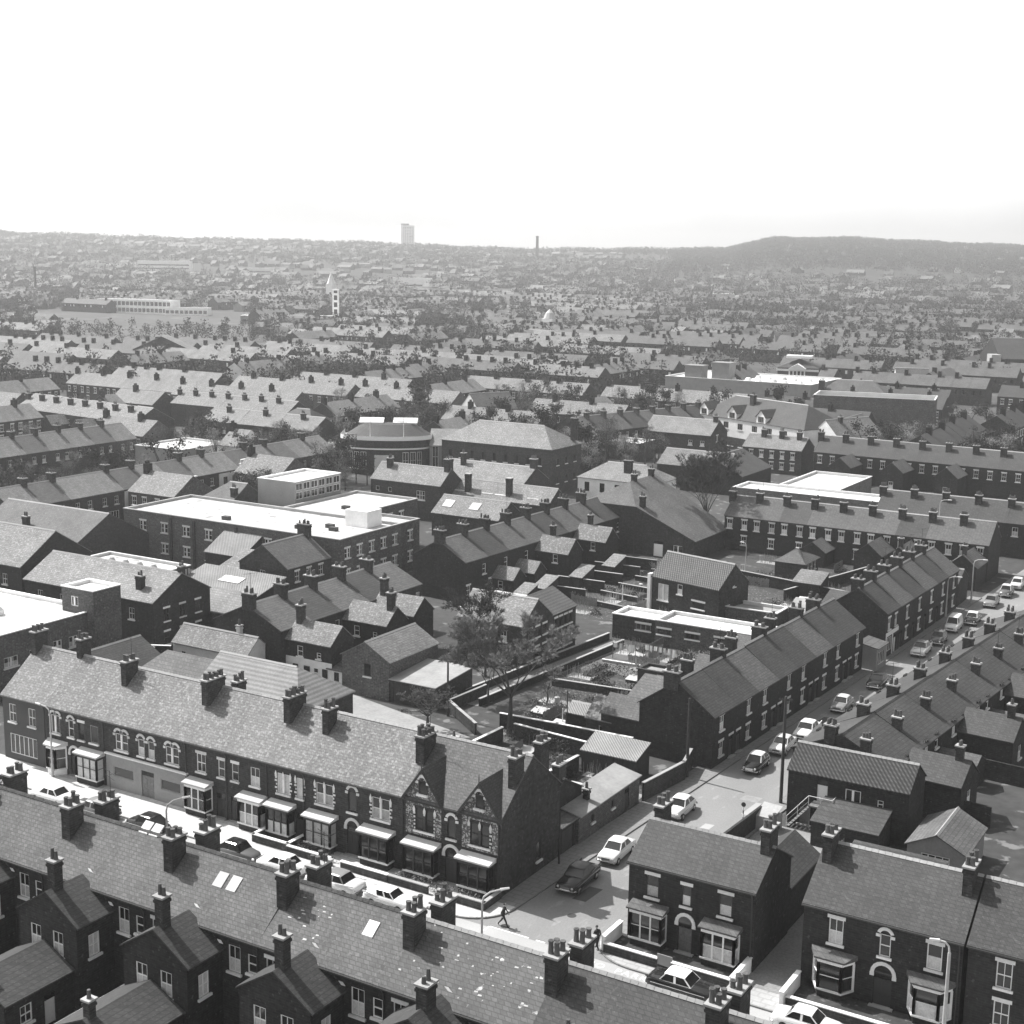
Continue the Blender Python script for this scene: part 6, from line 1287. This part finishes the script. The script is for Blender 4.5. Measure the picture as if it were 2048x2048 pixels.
a = MB(); [a.box(-9+k*3.6, -14.06, 3+z*2.9, -7+k*3.6, -14.004, 4.3+z*2.9) for k in range(6) for z in range(int(th/2.9)-1)]; a.build('windows', 'glass', o)
a = MB(); [a.box(14.004, -9+k*3.6, 3+z*2.9, 14.06, -7+k*3.6, 4.3+z*2.9) for k in range(6) for z in range(int(th/2.9)-1)]; a.build('windows', 'glass', o)
x, y = by_px(1066, 0, 2400); o = thing('factory_chimney', 'dark square factory chimney on the skyline right of the tower block', 'chimney', (x, y, land(x, y)-1)); th = 47.5+20/FPX*2400-land(x, y)+1
a = MB(); a.tube((0, 0, 0), (0, 0, th), 2.9, 2.2, 10); a.build('shaft', 'brick_dark', o); a = MB(); a.tube((0, 0, th-2.2), (0, 0, th+.01), 2.5, 2.5, 10); a.build('cap', 'brick', o)
x, y = by_px(75, 0, 1250); o = thing('factory_chimney', 'thin dark chimney stack far off near the left edge', 'chimney', (x, y, 0)); a = MB(); a.tube((0, 0, 0), (0, 0, 25), 1.3, .9, 8); a.build('shaft', 'brick_dark', o); a = MB(); a.tube((0, 0, 24), (0, 0, 25.3), 1.1, 1.1, 8); a.build('cap', 'brick', o)
h = XB('pillared white-trimmed hall with a small pediment in the right distance', 1590, 512, 14, 16, 6.8, 9.4, rot=14, wm='brick', rm='slate_dark', name='hall', cat='hall', roof='hip')
a = MB(); a.box(-.3, -.5, 5.6, 14.3, -.004, 6.3); a.poly([(4, -2.2, 6.6), (10, -2.2, 6.6), (7, -2.2, 8.3)]); a.slab([(4, -2.2, 6.6), (7, -2.2, 8.3), (7, 1.5, 8.3), (4, 1.5, 6.6)], .2); a.slab([(7, -2.2, 8.3), (10, -2.2, 6.6), (10, 1.5, 6.6), (7, 1.5, 8.3)], .2); a.box(4, -2.2, 6.0, 10, -.505, 6.6)
[a.tube((4.4+1.3*k, -1.9, 0), (4.4+1.3*k, -1.9, 6.0), .28, .24, 8) for k in range(5)]; a.box(2.5, 3, 10, 11.5, 8, 10.8); a.build('portico', 'paint_white', h)
h = X('large store with pale flat roof dotted with round roof domes', -200, 430, 50, 30, 5.6, 6.0, roof='flat', wm='render_grey', rm='felt_white', name='store', cat='store', cope='paint_white')
for i in range(12): a = MB(); q = 22+(i % 6)*4.4; y = 5+(i//6)*9+(i % 2)*2; a.tube((q, y, 5.6), (q, y, 6.5), 1.2, .7, 10); a.build('roof_dome', 'paint_white' if i % 3 else 'lead', h)
for q, zz in ((6.5, 9.6), (16, 11)): a = MB(); a.box(q, 1, 5.6, q+6, 6, zz); a.box(q-.2, .8, zz+.002, q+6.2, 6.2, zz+.35); a.build('lift_house', 'render_grey', h)
XB('white house with three dark upper windows among the left trees', 592, 520, 15, 9, 6.4, 6.8, rot=25, roof='flat', wm='whitewash', rm='felt_white', front=[W(2.6, 3.6, 1.7, 1.6, 'Dx'), W(6.2, 3.6, 1.7, 1.6, 'Dx'), W(9.6, 3.6, 1.7, 1.6, 'Dx')])
XB('house with blazing white stepped gable in the right distance', 1822, 500, 11, 8, 4.6, 8.6, rot=25, wm='whitewash', rm='slate_mid')
XB('low pale shed trailing right of the white stepped gable', 1880, 498, 10, 6, 3, 4, rot=25, roof='mono', wm='render_grey', rm='slate_mid', name='shed', cat='shed')
h = XB('dark-roofed mill at the right edge with a white corner face', 2085, 565, 34, 24, 9, 16, rot=31, wm='brick_dark', rm='slate_dark', name='mill', cat='mill')
a = MB(); a.box(-3.5, -.3, 0, -.01, 5, 10.5); a.build('white_bay', 'stone_grey', h)
XB('hip-roofed block with pale end wall above the row behind the school', 1700, 420, 22, 14, 6, 10.5, rot=10, wm='render_grey', rm='slate_mid', roof='hip', name='hall', cat='hall', front=[W(2.5+3.6*i, 3.4, 2, 1.4, 'MDx') for i in range(6)], stacks=[dict(x=2, y=3, w=1.6, d=1.3, pots=3, h=2.5)])
XB('tall plain brick warehouse wall behind the half-timbered hotel', 1745, 372, 30, 12, 10, 11, rot=12, roof='flat', wm='brick_light', rm='felt_grey', name='warehouse', cat='warehouse', front=[])
XB('gable-ended brick chapel in the hazy left middle distance', 385, 560, 10, 22, 7, 12, rot=120, wm='brick', rm='slate', name='chapel', cat='chapel')
x, y = by_px(660, 0, 1150); o = thing('church', 'far pale church spire above the slim white tower', 'church', (x, y, 0)); a = MB(); a.box(-3, -3, 0, 3, 3, 16); a.poly([(-4, -3, 0), (-16, -3, 0), (-16, -3, 8), (-4, -3, 8)]); a.build('tower', 'stone', o); a = MB(); a.tube((0, 0, 16), (0, 0, 25), 3.6, .2, 8); a.build('spire', 'stone', o)
x, y = by_px(1093, 0, 760); o = thing('domed_hall', 'pale round-headed turret among the roofs right of centre', 'turret', (x, y, 0)); a = MB(); a.box(-3, -3, 0, 3, 3, 10); a.build('wall', 'stone', o); a = MB(); a.tube((0, 0, 10), (0, 0, 13), 3.6, 2.2, 10); a.tube((0, 0, 13), (0, 0, 15), 2.2, .2, 10); a.build('dome', 'lead', o)
for i, (px_, r, w) in enumerate(((330, 1700, 60), (820, 1500, 40), (255, 1800, 50), (1430, 1350, 26), (1590, 1250, 22), (120, 1100, 60), (950, 1250, 26), (45, 1120, 28), (520, 1750, 30))):
    h = XB(('wide pale slab building with stacked white bands, in the left haze', 'low white-banded building under the tower block', 'long pale roof in the far left haze', 'little white building among the right-hand trees', 'small white flat building far right of centre', 'long white-roofed shed in the far left fields', 'white building with tilted roof under the far treeline', 'small white rectangle of a roof at the left edge fields', 'pale long building beneath the left skyline')[i], px_, r, w, 14, (14, 9, 6, 5, 5, 4, 7, 4, 6)[i], (14.5, 9.5, 6.4, 5.4, 5.4, 4.4, 7.4, 4.4, 6.4)[i], rot=31, roof='flat', wm='whitewash', rm='felt_white', cope='paint_white', name='far_building', cat='building')
    h.location.z = land(h.location.x, h.location.y)
    a = MB(); [a.box(1, -.08, z, w-1, -.004, z+1.4) for z in ((1.5, 5.5, 9.5) if i == 0 else (1.5,))]; a.build('windows', 'glass', h)

# ------------------------------------------------------------ trees of the middle and far distance
def crown_tree(seed, h, w, n, dense):
    R = random.Random(seed); a = MB(); c = MB()
    a.tube((0, 0, 0), (0, 0, h*.4), h*.022, h*.015, 6)
    blobs = []
    for k in range(9):
        az = R.uniform(0, 2*pi); rr_ = w*R.uniform(.1, .75); z = h*R.uniform(.42, .86); p = Vector((cos(az)*rr_, sin(az)*rr_, z)); blobs.append((p, R.uniform(.22, .4)*w))
        a.tube((0, 0, h*R.uniform(.25, .4)), p, h*.012, h*.004, 4)
    for _ in range(n):
        p, s = R.choice(blobs); d = Vector((R.gauss(0, 1), R.gauss(0, 1), R.gauss(0, .8))); q = p+d*s*.55
        if q.z < h*.2: continue
        e = R.uniform(.08, .22)*(1 if dense else .5)*h/9; u = Vector((R.uniform(-1, 1), R.uniform(-1, 1), R.uniform(-1, 1))).normalized(); v = u.orthogonal().normalized()
        if dense: c.poly([q+u*e, q+v*e, q-u*e*.8, q-v*e*.9])
        else: c.poly([q-v*.05*h/9, q+v*.05*h/9, q+u*e*3.2])
    return a.mesh('trunk', ['bark']), c.mesh('crown', ['leaf' if dense else 'twig'])
TM = [crown_tree(50+k, 9+k % 3*1.5, 3.2+.5*(k % 2), 1100 if k < 4 else 1100, k < 4) for k in range(7)]
def plant(k, x, y, s, label, group, name):
    o = thing(name, label, 'tree', (x, y, land(x, y)-.1), RND.uniform(0, 6.28), group); o.scale = (s, s, s*RND.uniform(.85, 1.15))
    link('trunk', TM[k][0], o); link('crown', TM[k][1], o)
nt = 0; spots = []
for _ in range(16000):
    r = 250+1000*RND.random()**1.1; az = RND.uniform(-21, 21); x, y = polar(az, r)
    if -18.5 < az < -10.5 and 740 < r < 1010: continue
    clump = sin(x*.021+1.3)*sin(y*.017+.4)
    if RND.random() > .35+.6*clump + (.25 if r > 650 else 0) + (.08 if az < -7 and 430 < r < 560 else 0) - (.1 if az < -7 and r > 640 else 0): continue
    if not free(x-2.5, y-2.5, x+2.5, y+2.5, 0): continue
    spots.append((r, x, y))
spots.sort()
for r, x, y in spots[:285]:
    k = RND.randrange(7); d = k < 4
    plant(k, x, y, RND.uniform(.55, 1.15), 'dark bushy tree standing among the hazy rows of roofs' if d else 'bare twiggy tree standing among the hazy rows of roofs', 'bushy trees among the far roofs' if d else 'bare trees among the far roofs', 'bushy_tree' if d else 'bare_tree')
import numpy as np
NP = np.random.default_rng(5); CLP = []
def clump(x, y, z, h, w, n, s=None): CLP.append((x, y, z, h, w, n, s or h/20))
for r, x, y in spots[285:6500]: clump(x, y, land(x, y), RND.uniform(6, 11), RND.uniform(2.0, 3.2), 75)
for _ in range(15000):
    r = 900+2200*RND.random()**.9; az = RND.uniform(-22, 22); x, y = polar(az, r)
    if -18.5 < az < -10.5 and r < 1020: continue
    if sin(x*.006+2)*sin(y*.008) + .9*RND.random() < .12+ (.45 if az < -3 and r < 1900 else 0)*RND.random(): continue
    clump(x, y, land(x, y), RND.uniform(7, 12), RND.uniform(3, 7), 34, .35+r*.00022)
for k in range(1800):           # wooded skyline
    az = -22+44*RND.random(); r = RND.uniform(2900, 3150); x, y = polar(az, r); clump(x, y, land(x, y)-1, RND.uniform(4, 9)*(1.15 if az > 6 else 1), RND.uniform(4, 12), 30, 1.0)
for k in range(3600):           # darker wood on the right-hand hill
    az = RND.uniform(6, 22); r = RND.uniform(1900, 3000); x, y = polar(az, r); clump(x, y, land(x, y)-1, RND.uniform(8, 12), RND.uniform(5, 12), 34, .9)
A = np.array(CLP); rep = A[:, 5].astype(int); B = np.repeat(A, rep, axis=0); N_ = len(B)
t = NP.random(N_)**.75; rad_ = np.sqrt(np.clip(1-((t-.5)/.62)**2, .1, 1))
g = NP.normal(size=(N_, 2))*.42*B[:, 4:5]*rad_[:, None]
C = np.stack([B[:, 0]+g[:, 0], B[:, 1]+g[:, 1], B[:, 2]+B[:, 3]*(.16+.84*t)], 1)
u = NP.normal(size=(N_, 3)); u /= np.linalg.norm(u, axis=1)[:, None]; w_ = NP.normal(size=(N_, 3)); v = np.cross(u, w_); v /= np.linalg.norm(v, axis=1)[:, None]
e = (B[:, 6]*NP.uniform(.6, 1.4, N_))[:, None]
V = np.stack([C+u*e, C-u*e*.5+v*e*.8, C-u*e*.6-v*e*.7], 1).reshape(-1, 3)
me = bpy.data.meshes.new('far_woods'); me.vertices.add(3*N_); me.vertices.foreach_set('co', V.astype('f').ravel()); me.loops.add(3*N_); me.polygons.add(N_)
me.loops.foreach_set('vertex_index', np.arange(3*N_, dtype='i')); me.polygons.foreach_set('loop_start', np.arange(0, 3*N_, 3, dtype='i')); me.update(calc_edges=True); me.validate()
me.materials.append(MATS['leaf']); tag(link('far_woods', me), 'far belt of hazy trees and woods below the skyline', 'woods', None, 'stuff')

# ------------------------------------------------------------ air
mb = MB(); mb.box(-7000, -7000, -1.5, 7000, 7000, 125)
hz = mb.build('haze', []); m = bpy.data.materials.new('haze'); m.use_nodes = True; n = m.node_tree.nodes; n.remove(n['Principled BSDF'])
pv = n.new('ShaderNodeVolumePrincipled'); pv.inputs['Color'].default_value = (.86, .86, .86, 1); pv.inputs['Density'].default_value = .00023; pv.inputs['Anisotropy'].default_value = .35
m.node_tree.links.new(pv.outputs[0], n['Material Output'].inputs['Volume']); hz.data.materials.append(m); hz['kind'] = 'stuff'
